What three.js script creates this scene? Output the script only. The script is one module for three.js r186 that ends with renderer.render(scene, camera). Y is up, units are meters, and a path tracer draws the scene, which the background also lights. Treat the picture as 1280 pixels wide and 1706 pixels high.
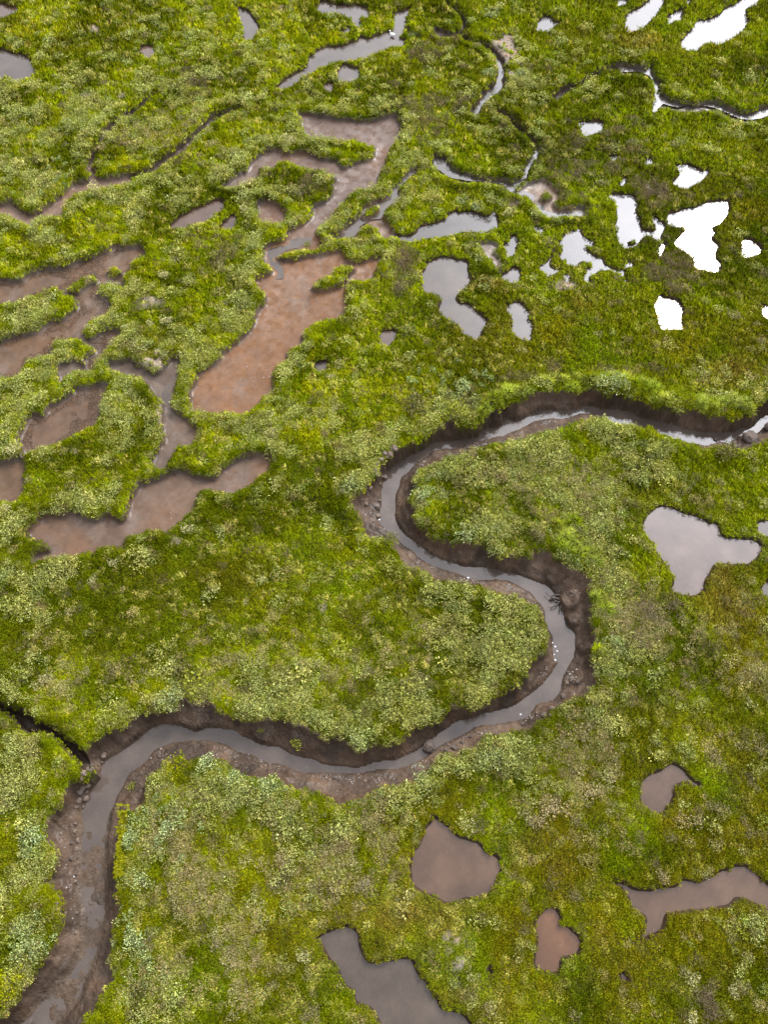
import * as THREE from 'three';
import { mergeGeometries } from 'three/addons/utils/BufferGeometryUtils.js';

// ---------------------------------------------------------------- camera, sky, sun, exposure
const CAM_H = 50, PITCH = 60 * Math.PI / 180, VFOV = 64;
const scene = new THREE.Scene();
const camera = new THREE.PerspectiveCamera(VFOV, 769 / 1024, 0.5, 6000);
camera.position.set(0, CAM_H, 0);
camera.lookAt(0, CAM_H - Math.sin(PITCH), -Math.cos(PITCH));
camera.updateMatrixWorld(true);
scene.add(camera);

const SUN_AZ = 31 * Math.PI / 180, SUN_EL = 41 * Math.PI / 180;   // ahead and to the right, behind thin cloud
const sunDir = new THREE.Vector3(Math.sin(SUN_AZ) * Math.cos(SUN_EL), Math.sin(SUN_EL), -Math.cos(SUN_AZ) * Math.cos(SUN_EL));
const EXPOSURE = 3.3, GLOW = 5.6, GLOW_SIGMA = 10 * Math.PI / 180, HALO = 5.3, HALO_FALL = 18 * Math.PI / 180, OVERCAST = 0.54;

const renderer = new THREE.WebGLRenderer({ antialias: true });
renderer.toneMapping = THREE.LinearToneMapping;
renderer.toneMappingExposure = EXPOSURE;
renderer.shadowMap.enabled = true;

const sun = new THREE.DirectionalLight(0xfff4e2, 1.5);
sun.position.copy(sunDir).multiplyScalar(200).add(new THREE.Vector3(0, 0, -45));
sun.target.position.set(0, 0, -45);
sun.castShadow = true;
sun.shadow.radius = 22;
sun.shadow.mapSize.set(4096, 4096);
Object.assign(sun.shadow.camera, { left: -90, right: 90, top: 90, bottom: -90, near: 1, far: 500 });
scene.add(sun, sun.target);

// ---------------------------------------------------------------- noise
function hash2(ix, iy, s) {
  let h = Math.imul(ix, 374761393) ^ Math.imul(iy, 668265263) ^ Math.imul(s | 0, 2246822519);
  h = Math.imul(h ^ (h >>> 13), 1274126177); h ^= h >>> 16;
  return (h >>> 0) / 4294967296;
}
function vnoise(x, y, s = 0) {                       // value noise, 0..1
  const ix = Math.floor(x), iy = Math.floor(y), fx = x - ix, fy = y - iy;
  const u = fx * fx * (3 - 2 * fx), v = fy * fy * (3 - 2 * fy);
  const a = hash2(ix, iy, s), b = hash2(ix + 1, iy, s), c = hash2(ix, iy + 1, s), d = hash2(ix + 1, iy + 1, s);
  return a + (b - a) * u + (c - a) * v + (a - b - c + d) * u * v;
}
function fbm(x, y, s = 0, oct = 4) {
  let t = 0, a = 0.5, n = 0;
  for (let i = 0; i < oct; i++) { t += a * vnoise(x, y, s + i * 17); n += a; x = x * 2.03 + 11.7; y = y * 2.03 - 5.3; a *= 0.5; }
  return t / n;
}
function rng(seed) { let a = seed >>> 0; return () => { a = (a + 0x6d2b79f5) | 0; let t = Math.imul(a ^ (a >>> 15), 1 | a); t = (t + Math.imul(t ^ (t >>> 7), 61 | t)) ^ t; return ((t ^ (t >>> 14)) >>> 0) / 4294967296; }; }
const clamp = (x, a = 0, b = 1) => Math.min(b, Math.max(a, x));
const sstep = (a, b, x) => { const t = clamp((x - a) / (b - a)); return t * t * (3 - 2 * t); };
const mix = (a, b, t) => a + (b - a) * t;
const mix3 = (a, b, t) => [mix(a[0], b[0], t), mix(a[1], b[1], t), mix(a[2], b[2], t)];

// cloud layer with the sun glowing through it
{
  const W = 1024, H = 512, data = new Float32Array(W * H * 4);
  for (let j = 0; j < H; j++) for (let i = 0; i < W; i++) {
    const phi = ((i + 0.5) / W - 0.5) * 2 * Math.PI, th = ((j + 0.5) / H - 0.5) * Math.PI;
    const x = Math.cos(phi) * Math.cos(th), y = Math.sin(th), z = Math.sin(phi) * Math.cos(th);
    const cosA = clamp(x * sunDir.x + y * sunDir.y + z * sunDir.z, -1, 1), A = Math.acos(cosA);
    const cx = x / (Math.abs(y) + 0.35) * 2.2, cz = z / (Math.abs(y) + 0.35) * 2.2;
    const cloud = 0.82 + 0.36 * fbm(cx + 30, cz + 30, 5, 5);
    const glow = GLOW * Math.exp(-A * A / (2 * GLOW_SIGMA * GLOW_SIGMA)) + HALO * Math.exp(-A / HALO_FALL);
    const up = y > -0.02 ? 1 : 0.25, k = (OVERCAST * cloud + glow * (0.9 + 0.2 * cloud - 0.2)) * up, o = (j * W + i) * 4;
    data[o] = k * 0.975; data[o + 1] = k * 0.985; data[o + 2] = k * 1.06; data[o + 3] = 1;
  }
  const sky = new THREE.DataTexture(data, W, H, THREE.RGBAFormat, THREE.FloatType);
  sky.mapping = THREE.EquirectangularReflectionMapping;
  sky.magFilter = THREE.LinearFilter; sky.minFilter = THREE.LinearFilter; sky.needsUpdate = true;
  scene.background = sky; scene.environment = sky;
}

// ---------------------------------------------------------------- helpers for objects
const taken = new Map();
function numbered(name) { const n = taken.get(name) ?? 0; taken.set(name, n + 1); return n ? name + '_' + String(n).padStart(3, '0') : name; }
function tag(o, label, category, group) { o.userData.label = label; if (category) o.userData.category = category; if (group) o.userData.group = group; return o; }
function add(o, name, parent = scene) { o.name = parent === scene ? numbered(name) : name; parent.add(o); o.traverse((m) => { if (m.isMesh) { m.castShadow = true; m.receiveShadow = true; } }); return o; }
function colour(g, r, gr, b) {
  const n = g.attributes.position.count, c = new Float32Array(n * 3);
  for (let i = 0; i < n; i++) { c[i * 3] = r; c[i * 3 + 1] = gr; c[i * 3 + 2] = b; }
  g.setAttribute('color', new THREE.BufferAttribute(c, 3)); return g;
}

// a sight line of the survey flight meets level y: (pixel of the 1280 x 1706 picture) -> ground
const FPX = 853 / Math.tan(VFOV / 2 * Math.PI / 180), SP = Math.sin(PITCH), CP = Math.cos(PITCH);
function at(px, py, y = 0) {
  const a = (px - 640) / FPX, b = (853 - py) / FPX;
  const dy = -SP + CP * b, dz = -CP - SP * b, t = (y - CAM_H) / dy;
  return [a * t, dz * t];
}
function pix(x, z) {
  const dy = -CAM_H, f = -z * CP - dy * SP, u = -z * SP + dy * CP;
  return [640 + FPX * x / f, 853 - FPX * u / f];
}

// ---------------------------------------------------------------- outlines of pools, mud flats and creeks
class Outline {
  constructor(pts) {
    this.p = pts; this.n = pts.length / 2;
    let x0 = 1e9, x1 = -1e9, z0 = 1e9, z1 = -1e9;
    for (let i = 0; i < pts.length; i += 2) { x0 = Math.min(x0, pts[i]); x1 = Math.max(x1, pts[i]); z0 = Math.min(z0, pts[i + 1]); z1 = Math.max(z1, pts[i + 1]); }
    this.box = [x0, x1, z0, z1];
  }
  near(x, z, m) { const b = this.box; return x > b[0] - m && x < b[1] + m && z > b[2] - m && z < b[3] + m; }
  sd(x, z) {                                          // negative inside
    const p = this.p, n = p.length; let d = 1e18, inside = false;
    for (let i = 0, j = n - 2; i < n; j = i, i += 2) {
      const ax = p[j], az = p[j + 1], ex = p[i] - ax, ez = p[i + 1] - az, wx = x - ax, wz = z - az;
      const t = clamp((wx * ex + wz * ez) / (ex * ex + ez * ez + 1e-12)), dx = wx - ex * t, dz = wz - ez * t, q = dx * dx + dz * dz;
      if (q < d) d = q;
      if ((p[i + 1] > z) !== (az > z) && x < (ax - p[i]) * (z - p[i + 1]) / (az - p[i + 1]) + p[i]) inside = !inside;
    }
    return inside ? -Math.sqrt(d) : Math.sqrt(d);
  }
}
// picture outline -> ground outline: far edges meet the level, near edges are seen at the top of the plants in front
function ground(list, level, top, rough = 0.13, step = 0.22) {
  const n = list.length / 2, q = [];
  let area = 0;
  for (let i = 0; i < n; i++) { const j = (i + 1) % n; area += list[i * 2] * list[j * 2 + 1] - list[j * 2] * list[i * 2 + 1]; }
  for (let i = 0; i < n; i++) {
    const a = (i + n - 1) % n, b = (i + 1) % n, tx = list[b * 2] - list[a * 2], ty = list[b * 2 + 1] - list[a * 2 + 1], l = Math.hypot(tx, ty) || 1;
    const down = (area > 0 ? -tx : tx) / l * 1;       // > 0 where the outside lies nearer to the camera
    q.push(at(list[i * 2], list[i * 2 + 1], mix(level, top, sstep(-0.1, 0.5, down))));
  }
  const out = [];
  for (let i = 0; i < n; i++) {
    const p0 = q[(i + n - 1) % n], p1 = q[i], p2 = q[(i + 1) % n], p3 = q[(i + 2) % n];
    const m = Math.max(1, Math.ceil(Math.hypot(p2[0] - p1[0], p2[1] - p1[1]) / step));
    for (let k = 0; k < m; k++) {
      const t = k / m, t2 = t * t, t3 = t2 * t;
      const w = [-0.4 * t + 0.8 * t2 - 0.4 * t3, 1 - 2.6 * t2 + 1.6 * t3, 0.4 * t + 2.2 * t2 - 1.6 * t3 - 0.0, 0];
      w[3] = 1 - w[0] - w[1] - w[2];
      let x = 0, z = 0; [p0, p1, p2, p3].forEach((p, c) => { x += w[c] * p[0]; z += w[c] * p[1]; });
      x += rough * 2 * (fbm(x * 1.1, z * 1.1, 71, 3) - 0.5) * 1.6; z += rough * 2 * (fbm(x * 1.1, z * 1.1, 72, 3) - 0.5) * 1.6;
      out.push(x, z);
    }
  }
  return new Outline(out);
}

const BASINS = [];   // everything that is cut into the marsh
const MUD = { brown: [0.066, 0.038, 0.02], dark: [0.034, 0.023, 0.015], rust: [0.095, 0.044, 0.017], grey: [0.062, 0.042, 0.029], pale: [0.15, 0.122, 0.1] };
const SILT = { brown: [0.07, 0.042, 0.027], grey: [0.056, 0.043, 0.033], clear: [0.05, 0.043, 0.037], rust: [0.08, 0.04, 0.021] };
// a pool of standing water
function pool(list, label, o = {}) {
  const level = o.level ?? -0.22;
  BASINS.push({ kind: 'pool', o: ground(list, level, o.top ?? 0.22, o.rough ?? 0.12), level, depth: (o.depth ?? 0.14) - level, wall: 0.22, label, silt: o.silt ?? SILT.brown, category: o.category ?? 'pool', islands: (o.islands ?? []).map((l) => ground(l, 0.05, level, 0.08)), mud: MUD.dark });
}
// bare mud, with islands of turf left standing in it
function flat(list, label, o = {}) {
  const depth = o.depth ?? 0.35;
  BASINS.push({ kind: 'flat', o: ground(list, o.far ?? -depth, o.top ?? 0.3, o.rough ?? 0.14), depth, wall: o.wall ?? 0.3, label, mud: o.mud ?? MUD.brown, crack: o.crack ?? 0.4, islands: (o.islands ?? []).map((l) => ground(l, 0.15, -0.3, 0.1)) });
}
// a narrow gully: x, y, half-width in picture pixels
function gully(list, label, o = {}) {
  const depth = o.depth ?? 0.42, left = [], right = [];
  for (let i = 0; i < list.length; i += 3) {
    const a = Math.max(0, i - 3), b = Math.min(list.length - 3, i + 3), tx = list[b] - list[a], ty = list[b + 1] - list[a + 1], l = Math.hypot(tx, ty) || 1, w = list[i + 2] * 1.6;
    left.push([list[i] - ty / l * w, list[i + 1] + tx / l * w]); right.unshift([list[i] + ty / l * w, list[i + 1] - tx / l * w]);
  }
  BASINS.push({ kind: 'flat', o: ground([...left, ...right].flat(), o.at ?? -0.1, o.at ?? -0.1, 0.1), depth, wall: o.wall ?? 0.25, label, mud: o.mud ?? [0.07, 0.047, 0.033], crack: 0, islands: [], gully: true });
}

// pools of the far marsh, upper left of the valley
pool([-15,7, 0,6, 12,9, 30,11, 24,18, 12,24, 0,29, -15,30], 'small grey pool cut by the corner of the far marsh, above the larger oval pool');
pool([-15,84, 0,82, 20,87, 45,94, 60,115, 50,125, 24,132, 0,130, -15,128], 'half-oval brown pool under the small grey corner pool in the far marsh', { silt: SILT.grey });
pool([230,84, 236,78, 247,76, 257,79, 258,86, 248,94, 237,92], 'tiny round brown pool alone in bright green far turf');
pool([394,7, 403,14, 415,20, 424,32, 434,48, 426,53, 420,63, 406,65, 401,55, 402,40, 393,24], 'narrow wedge-shaped grey pool with a pointed far tip in bright turf', { silt: SILT.grey });
pool([524,9, 534,2, 552,4, 566,8, 585,10, 594,7, 604,10, 617,16, 615,25, 602,24, 605,40, 598,42, 588,38, 586,28, 575,25, 556,18, 538,19], 'long ragged grey pool with a stub arm, farthest above the white bird', { silt: SILT.grey });
pool([560,45, 566,50, 574,48, 580,42, 584,46, 575,52, 564,53], 'sliver of shallow water among tufts under the ragged far pool', { silt: SILT.grey });
pool([457,147, 470,136, 492,122, 508,112, 514,96, 530,84, 545,77, 560,78, 592,68, 600,62, 615,64, 640,54, 648,52, 652,46, 654,25, 658,20, 672,18, 686,14, 682,20, 678,27, 680,38, 676,45, 672,56, 668,63, 676,68, 670,72, 650,75, 640,80, 620,88, 600,96, 575,98, 548,104, 530,112, 510,121, 490,137, 472,146], 'long bent lilac-grey pool with the white bird standing in it', { silt: SILT.grey });
pool([560,122, 563,114, 573,107, 585,112, 599,116, 599,124, 590,130, 580,134, 562,130], 'small six-sided grey pool on the tongue below the long bent pool', { silt: SILT.grey });
pool([537,139, 545,138, 558,139, 556,146, 548,150, 540,148], 'tiny grey puddle beside the six-sided pool');
// pools of the far marsh, bright side
pool([891,47, 905,27, 920,27, 921,35, 935,36, 920,46, 907,49], 'small shining pool with a notch at its far side, between dark tufts', { silt: SILT.clear });
pool([1040,37, 1047,22, 1065,12, 1080,1, 1085,-8, 1105,-8, 1110,2, 1102,15, 1090,26, 1077,40, 1060,49, 1045,49], 'slanting white shining pool running out of the far edge of the marsh', { silt: SILT.clear });
pool([1110,39, 1112,29, 1125,19, 1135,15, 1142,19, 1139,24, 1132,31, 1125,29, 1120,35], 'little ragged shining puddle between the two slanting white pools', { silt: SILT.clear });
pool([1134,69, 1150,52, 1160,35, 1185,30, 1205,17, 1230,2, 1245,-8, 1268,-8, 1265,2, 1247,10, 1250,34, 1237,50, 1225,59, 1200,70, 1180,69, 1162,80, 1140,77], 'large slanting white pool, widest of the shining pools at the far edge', { silt: SILT.clear });
pool([1144,-2, 1153,-2, 1152,6, 1146,8], 'speck of bright water beyond the little ragged puddle', { silt: SILT.clear });
pool([1026,1, 1035,-3, 1047,0, 1045,5, 1030,6], 'speck of bright water by the slanting white pool at the far edge', { silt: SILT.clear });
pool([962,205, 985,202, 1005,204, 1009,215, 990,219, 975,223], 'small flat-topped bluish pool below the winding far creek', { silt: SILT.clear });
pool([1074,266, 1080,261, 1091,267, 1085,272], 'tiny white puddle beside the star-shaped white pool', { silt: SILT.clear });
pool([1030,303, 1038,296, 1047,297, 1042,304], 'tiny white puddle above the tall rectangular pool', { silt: SILT.clear });
pool([1013,258, 1022,259, 1034,256, 1030,263, 1020,264], 'faint sliver of water among grey scrub under the bluish pool', { silt: SILT.clear });
pool([1122,277, 1140,272, 1152,275, 1170,284, 1185,284, 1182,289, 1171,299, 1155,309, 1140,310, 1122,298, 1130,288], 'star-shaped white pool with a pointed arm, above the axe-shaped pool', { silt: SILT.clear });
pool([1112,357, 1135,349, 1160,344, 1175,338, 1205,333, 1217,338, 1216,355, 1205,368, 1192,373, 1196,385, 1189,398, 1200,410, 1196,427, 1204,441, 1201,449, 1185,447, 1167,445, 1157,437, 1157,425, 1145,415, 1126,402, 1126,398, 1140,385, 1135,375, 1120,372, 1114,365], 'axe-shaped dazzling white pool, largest among the shining pools', { silt: SILT.clear });
pool([1236,398, 1248,397, 1262,405, 1272,418, 1262,423, 1245,425, 1237,415], 'small drop-shaped white pool beside the axe-shaped pool', { silt: SILT.clear });
pool([1012,323, 1025,322, 1055,323, 1060,337, 1065,342, 1062,349, 1070,368, 1072,380, 1085,385, 1091,383, 1087,363, 1089,358, 1102,368, 1110,380, 1102,398, 1110,410, 1104,424, 1094,415, 1100,408, 1095,395, 1077,390, 1065,405, 1045,409, 1032,398, 1026,380, 1025,343, 1020,328], 'tall rectangular white pool with a thin side arm and a tuft in it', { silt: SILT.clear, islands: [[1049,403, 1052,399, 1058,400, 1059,405, 1053,408]] });
pool([1101,490, 1120,497, 1132,502, 1139,515, 1139,535, 1144,544, 1120,546, 1102,542, 1097,527, 1089,507, 1096,497], 'single slanting white pool in the smooth olive turf below the axe-shaped pool', { silt: SILT.clear });
pool([1267,510, 1285,509, 1300,515, 1290,526, 1275,524], 'white pool cut off at the border beside the single slanting white pool', { silt: SILT.clear });
pool([660,392, 655,388, 665,391, 677,392, 690,388, 700,378, 732,370, 742,362, 755,352, 765,353, 780,350, 792,350, 802,357, 815,359, 826,350, 830,363, 834,373, 820,378, 805,385, 790,382, 770,384, 747,390, 715,394, 685,400, 672,400], 'long pale boot-shaped pool joined to the side channel by its narrow end', { silt: SILT.clear });
pool([838,408, 846,402, 852,392, 864,394, 863,416, 853,423, 845,426, 842,412], 'small bluish pool with a round tuft on its near side', { silt: SILT.clear });
pool([829,459, 842,455, 855,445, 869,452, 867,466, 855,467, 845,464], 'small pinkish puddle below the bluish pool, in scrubby turf', { silt: SILT.grey });
pool([700,460, 705,450, 715,437, 740,426, 752,429, 777,434, 782,450, 785,465, 776,477, 760,492, 765,505, 785,507, 795,517, 812,536, 800,559, 785,559, 770,550, 765,539, 747,529, 735,520, 730,512, 731,497, 722,487, 705,482], 'large grey pool pinched in the middle like an hourglass', { silt: SILT.grey });
pool([842,507, 860,502, 872,506, 886,524, 885,532, 889,545, 887,560, 876,562, 860,556, 850,545, 852,530, 847,517], 'pale grey upright pool beside the hourglass pool', { silt: SILT.grey });
pool([630,563, 636,552, 645,549, 660,550, 662,558, 655,568, 645,574, 635,571], 'small brown pool in dark-rimmed turf between hourglass pool and the mud flat');
pool([518,606, 528,601, 545,602, 546,610, 535,617, 524,613], 'tiny slate pool sunk in turf right of the large orange mud flat', { silt: SILT.grey, level: -0.3 });
// scattered shallow water with grass growing through it
pool([931,405, 938,392, 950,385, 958,383, 963,376, 967,380, 970,390, 975,397, 990,400, 988,405, 978,410, 985,420, 995,428, 1008,430, 1010,440, 1020,447, 1035,448, 1048,437, 1057,436, 1060,444, 1050,445, 1047,455, 1048,463, 1040,464, 1033,455, 1020,450, 1000,450, 985,460, 985,470, 975,470, 970,462, 976,450, 968,442, 950,440, 940,430, 938,418], 'ragged white shallow with many arms and grass tufts, beside the tall rectangular pool', { silt: SILT.clear, level: -0.12, rough: 0.22, islands: [[966,438, 972,434, 982,437, 986,444, 976,448, 968,445]] });
pool([899,440, 912,434, 917,427, 920,417, 925,420, 924,432, 922,445, 937,449, 927,454, 917,459, 907,451], 'ragged white puddle close to the many-armed shallow', { silt: SILT.clear, level: -0.12, rough: 0.2 });
pool([937,458, 950,457, 952,470, 945,466], 'speck of white water under the ragged puddle', { silt: SILT.clear, level: -0.12 });
pool([886,378, 895,376, 908,383, 904,386, 895,384], 'speck of white water over the many-armed shallow', { silt: SILT.clear, level: -0.12 });
// pools around the creek and in the near marsh
pool([1072,879, 1080,856, 1095,842, 1115,841, 1140,852, 1145,854, 1165,859, 1182,871, 1192,871, 1205,891, 1227,896, 1255,898, 1274,911, 1260,934, 1245,939, 1215,934, 1195,941, 1182,964, 1180,981, 1165,989, 1140,990, 1120,979, 1122,961, 1110,934, 1090,904], 'big pale T-shaped pool on the land inside the creek bend', { silt: [0.086, 0.063, 0.052] });
pool([1260,871, 1270,867, 1290,866, 1300,880, 1290,890, 1275,888, 1265,881], 'small grey pool cut off at the border above the T-shaped pool', { silt: SILT.grey });
pool([1268,972, 1278,967, 1300,968, 1300,990, 1280,990, 1270,982], 'small grey pool cut off at the border below the T-shaped pool', { silt: SILT.grey });
pool([1065,1310, 1070,1298, 1083,1287, 1100,1278, 1118,1272, 1135,1276, 1150,1292, 1170,1309, 1160,1310, 1148,1302, 1134,1307, 1127,1325, 1118,1340, 1105,1356, 1085,1350, 1072,1335], 'brown hook-shaped pool in mossy turf, above the dog-shaped pool');
pool([685,1425, 695,1402, 702,1385, 720,1370, 722,1360, 740,1370, 755,1380, 765,1392, 795,1402, 810,1415, 827,1422, 840,1447, 832,1467, 817,1490, 800,1497, 775,1500, 750,1503, 725,1495, 695,1480, 686,1465], 'large rounded brown pool near the lower creek bank');
pool([890,1535, 905,1517, 920,1512, 935,1525, 940,1540, 960,1552, 974,1575, 965,1592, 940,1600, 935,1620, 910,1620, 892,1605, 890,1580, 892,1557], 'small reddish brown pool between the rounded pool and the dog-shaped pool', { silt: SILT.rust });
pool([1017,1466, 1040,1472, 1055,1480, 1085,1482, 1120,1475, 1135,1465, 1165,1470, 1190,1457, 1230,1440, 1255,1447, 1280,1472, 1300,1490, 1300,1520, 1280,1515, 1260,1505, 1235,1495, 1220,1507, 1185,1517, 1140,1517, 1117,1525, 1110,1547, 1090,1565, 1065,1570, 1050,1567, 1070,1550, 1080,1530, 1060,1515, 1047,1490], 'long brown pool shaped like a running dog, cut off at the border');
pool([525,1567, 545,1550, 567,1540, 590,1547, 600,1560, 602,1580, 615,1600, 640,1600, 665,1592, 685,1595, 695,1615, 715,1640, 735,1675, 770,1685, 785,1705, 795,1730, 640,1730, 635,1705, 620,1680, 590,1670, 585,1650, 565,1625, 545,1600, 535,1580], 'large grey-green pool cut off at the near edge, with a hooked end', { silt: SILT.grey });
pool([811,1634, 814,1610, 818,1605, 822,1620, 818,1633], 'tiny slit of dark blue water in near turf', { silt: SILT.clear });
pool([1032,1625, 1038,1616, 1048,1625, 1050,1638, 1042,1640], 'tiny grey-brown puddle below the dog-shaped pool');
// small mud pools of the left side
pool([280,375, 295,365, 310,355, 320,350, 345,338, 370,334, 373,343, 357,353, 352,360, 332,369, 320,373, 300,378], 'long thin brown pool beside a small triangular puddle');
pool([365,376, 370,370, 378,368, 382,359, 392,360, 395,368, 391,376, 380,378], 'small triangular brown puddle beside the long thin pool');

// mud flats
flat([499,196, 515,193, 545,198, 580,202, 625,203, 655,196, 668,205, 671,216, 664,230, 652,245, 645,262, 641,275, 634,290, 630,304, 615,313, 602,313, 585,318, 577,330, 557,348, 555,360, 537,373, 527,385, 530,400, 520,408, 500,408, 474,406, 480,388, 492,383, 502,378, 517,363, 520,348, 540,340, 554,328, 550,308, 559,295, 545,288, 525,280, 505,278, 480,267, 465,270, 455,280, 437,279, 430,290, 415,304, 402,309, 370,308, 392,297, 412,284, 425,268, 445,254, 462,252, 475,258, 507,257, 527,263, 545,268, 562,269, 566,278, 577,283, 600,272, 617,269, 624,250, 617,239, 590,232, 570,233, 532,230, 510,225, 504,213], 'pale pinkish mud flat winding round the turf peninsulas under the long bent pool', { mud: [0.07, 0.043, 0.03], crack: 0.15, islands: [] });
flat([440,415, 474,403, 500,395, 530,396, 533,409, 520,415, 480,417, 467,422, 466,432, 475,437, 490,436, 532,427, 567,419, 574,425, 582,440, 602,439, 630,432, 640,428, 632,440, 626,450, 622,465, 585,465, 580,475, 577,492, 580,512, 570,525, 535,532, 515,544, 504,557, 505,570, 482,585, 480,597, 460,607, 456,625, 455,652, 440,659, 432,672, 420,682, 400,686, 370,687, 345,686, 318,680, 316,655, 325,640, 325,625, 345,616, 361,604, 380,586, 400,568, 416,550, 431,522, 441,505, 437,487, 426,472, 451,458, 450,447, 440,437], 'large orange-brown wet mud flat between the turf banks, with a narrow islet', { mud: MUD.rust, crack: 0.3, islands: [[520,477, 527,486, 540,486, 570,478, 580,462, 590,450, 585,444, 565,445, 552,457, 532,467], [504,402, 511,395, 519,400, 518,409, 509,410]] });
flat([545,398, 570,388, 583,372, 600,360, 602,350, 620,340, 640,333, 652,320, 670,300, 680,288, 695,283, 706,279, 685,291, 672,305, 667,320, 668,332, 650,340, 641,352, 638,365, 650,378, 660,391, 645,396, 632,390, 625,378, 612,374, 600,382, 596,393, 575,396, 560,398], 'narrow muddy side channel beside the row of turf islets', { mud: MUD.grey, crack: 0, islands: [[603,361, 612,350, 628,343, 629,358, 610,366]] });
flat([865,318, 890,305, 905,302, 915,310, 925,320, 935,326, 925,335, 922,345, 930,352, 975,350, 977,357, 945,360, 925,360, 905,355, 893,339, 880,327, 862,322, 850,316], 'pale crusted mud patch strewn with dry litter where the creek ends', { mud: MUD.pale, depth: 0.3, islands: [[901,331, 908,322, 918,323, 917,334, 908,338]], crack: 0 });
flat([793,410, 815,405, 830,412, 826,424, 836,438, 835,450, 828,449, 822,435, 812,425], 'pale crusted mud with dead twigs beside the small bluish pool', { mud: MUD.pale, depth: 0.15, crack: 0 });
flat([424,348, 430,341, 440,338, 452,340, 462,345, 473,352, 477,360, 470,367, 450,369, 435,368, 428,362], 'small round hollow of reddish mud in the turf of the peninsula', { mud: [0.085, 0.048, 0.033] });
flat([-20,465, 0,467, 32,472, 57,457, 77,449, 107,450, 135,437, 160,432, 180,420, 192,412, 210,415, 235,414, 240,422, 222,432, 217,447, 205,462, 205,477, 190,474, 175,472, 166,487, 180,502, 185,512, 175,520, 150,532, 140,547, 141,562, 152,568, 165,562, 172,555, 197,550, 202,553, 185,570, 170,587, 158,600, 155,614, 142,616, 142,604, 152,592, 154,580, 145,572, 125,562, 95,566, 87,572, 85,586, 50,597, 37,607, 27,625, 10,629, 0,630, -20,632], 'broad brown mud flat branching round a long turf island at the border', { mud: MUD.brown, crack: 0.75, islands: [[-20,509, 0,507, 25,505, 50,495, 85,481, 100,485, 105,492, 120,495, 126,505, 122,520, 105,532, 82,542, 57,557, 30,562, 0,572, -20,575], [112,480, 125,471, 135,462, 150,459, 159,465, 152,475, 140,482, 130,491, 117,489], [176,454, 187,446, 200,450, 204,459, 190,461, 180,459]] });
flat([103,608, 130,606, 145,612, 153,617, 140,617, 125,615, 112,622, 100,632, 106,642, 96,641, 95,628], 'thin curl of grey mud behind the bushy turf strip', { mud: MUD.grey });
flat([180,610, 215,603, 237,613, 262,626, 275,615, 287,600, 297,597, 302,603, 297,625, 296,647, 289,672, 292,687, 307,695, 320,707, 332,722, 318,738, 300,740, 287,750, 280,772, 272,779, 250,770, 262,752, 265,745, 272,735, 270,717, 270,695, 265,670, 252,657, 245,635, 225,627, 207,621, 185,616], 'grey-brown silty channel winding down between the turf banks', { mud: MUD.grey, crack: 0.3 });
flat([30,735, 50,695, 72,695, 85,682, 120,660, 125,650, 145,646, 180,641, 170,667, 160,705, 140,712, 107,732, 72,741, 42,755, 35,760, 33,745], 'wedge of brown mud with a cracked rim under the bushy turf strip', { mud: [0.064, 0.037, 0.021], crack: 0.8 });
flat([-20,778, 0,776, 20,768, 33,765, 45,775, 44,790, 42,812, 25,833, 10,834, 0,830, -20,828], 'dark brown mud hollow cut off at the border below the wedge of mud', { mud: MUD.brown });
flat([45,895, 65,870, 75,861, 107,862, 125,856, 145,865, 162,866, 180,861, 200,870, 212,860, 215,842, 227,817, 235,809, 262,799, 287,791, 305,787, 320,792, 345,800, 357,801, 370,785, 392,767, 415,761, 445,762, 454,766, 446,780, 430,792, 412,810, 380,822, 350,814, 335,815, 325,835, 318,848, 300,864, 282,880, 277,886, 265,881, 240,885, 210,892, 207,910, 187,907, 162,915, 150,925, 142,919, 100,927, 70,930, 47,936, 58,928, 80,917, 65,902], 'long dusky mauve mud flat, lowest of the mud flats, bending like an elbow', { mud: [0.072, 0.044, 0.028], crack: 0.1, depth: 0.4 });

// small creeks and gullies with mud beds
flat([-15,338, 0,338, 15,335, 32,348, 50,355, 75,345, 95,330, 107,320, 122,305, 140,300, 147,295, 145,275, 152,273, 160,288, 167,295, 185,295, 212,291, 217,297, 190,300, 167,304, 147,306, 130,314, 110,328, 102,338, 100,353, 72,353, 57,357, 47,370, 35,363, 10,353, 0,350, -15,350], 'deep muddy gully running in from the border under an overhanging turf edge', { mud: [0.105, 0.066, 0.044], depth: 0.42, wall: 0.14, far: -0.02, top: 0.7, crack: 0 });
flat([720,258, 732,260, 745,265, 750,275, 765,284, 790,293, 802,295, 815,297, 832,297, 842,299, 850,304, 860,300, 870,293, 876,275, 885,260, 895,246, 902,248, 891,265, 882,285, 881,294, 866,303, 862,318, 850,319, 836,305, 820,302, 800,301, 780,301, 765,298, 745,291, 735,288, 727,278, 719,266], 'bright curving little creek bed round the grassy mound', { mud: MUD.grey, depth: 0.4, wall: 0.1, crack: 0, far: -0.1, top: 0.42 });
flat([1036,117, 1039,105, 1060,109, 1080,111, 1085,102, 1089,110, 1090,125, 1102,137, 1102,152, 1115,162, 1140,170, 1165,172, 1187,166, 1205,172, 1225,181, 1247,186, 1280,175, 1300,168, 1300,183, 1280,188, 1255,196, 1232,195, 1210,185, 1185,177, 1160,179, 1122,176, 1105,172, 1090,187, 1083,180, 1090,162, 1086,130, 1075,120, 1055,116, 1037,119], 'winding far creek bed with steep dark turf edges and bright water', { mud: MUD.dark, depth: 0.42, wall: 0.12, crack: 0, far: 0.05, top: 0.65 });
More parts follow.
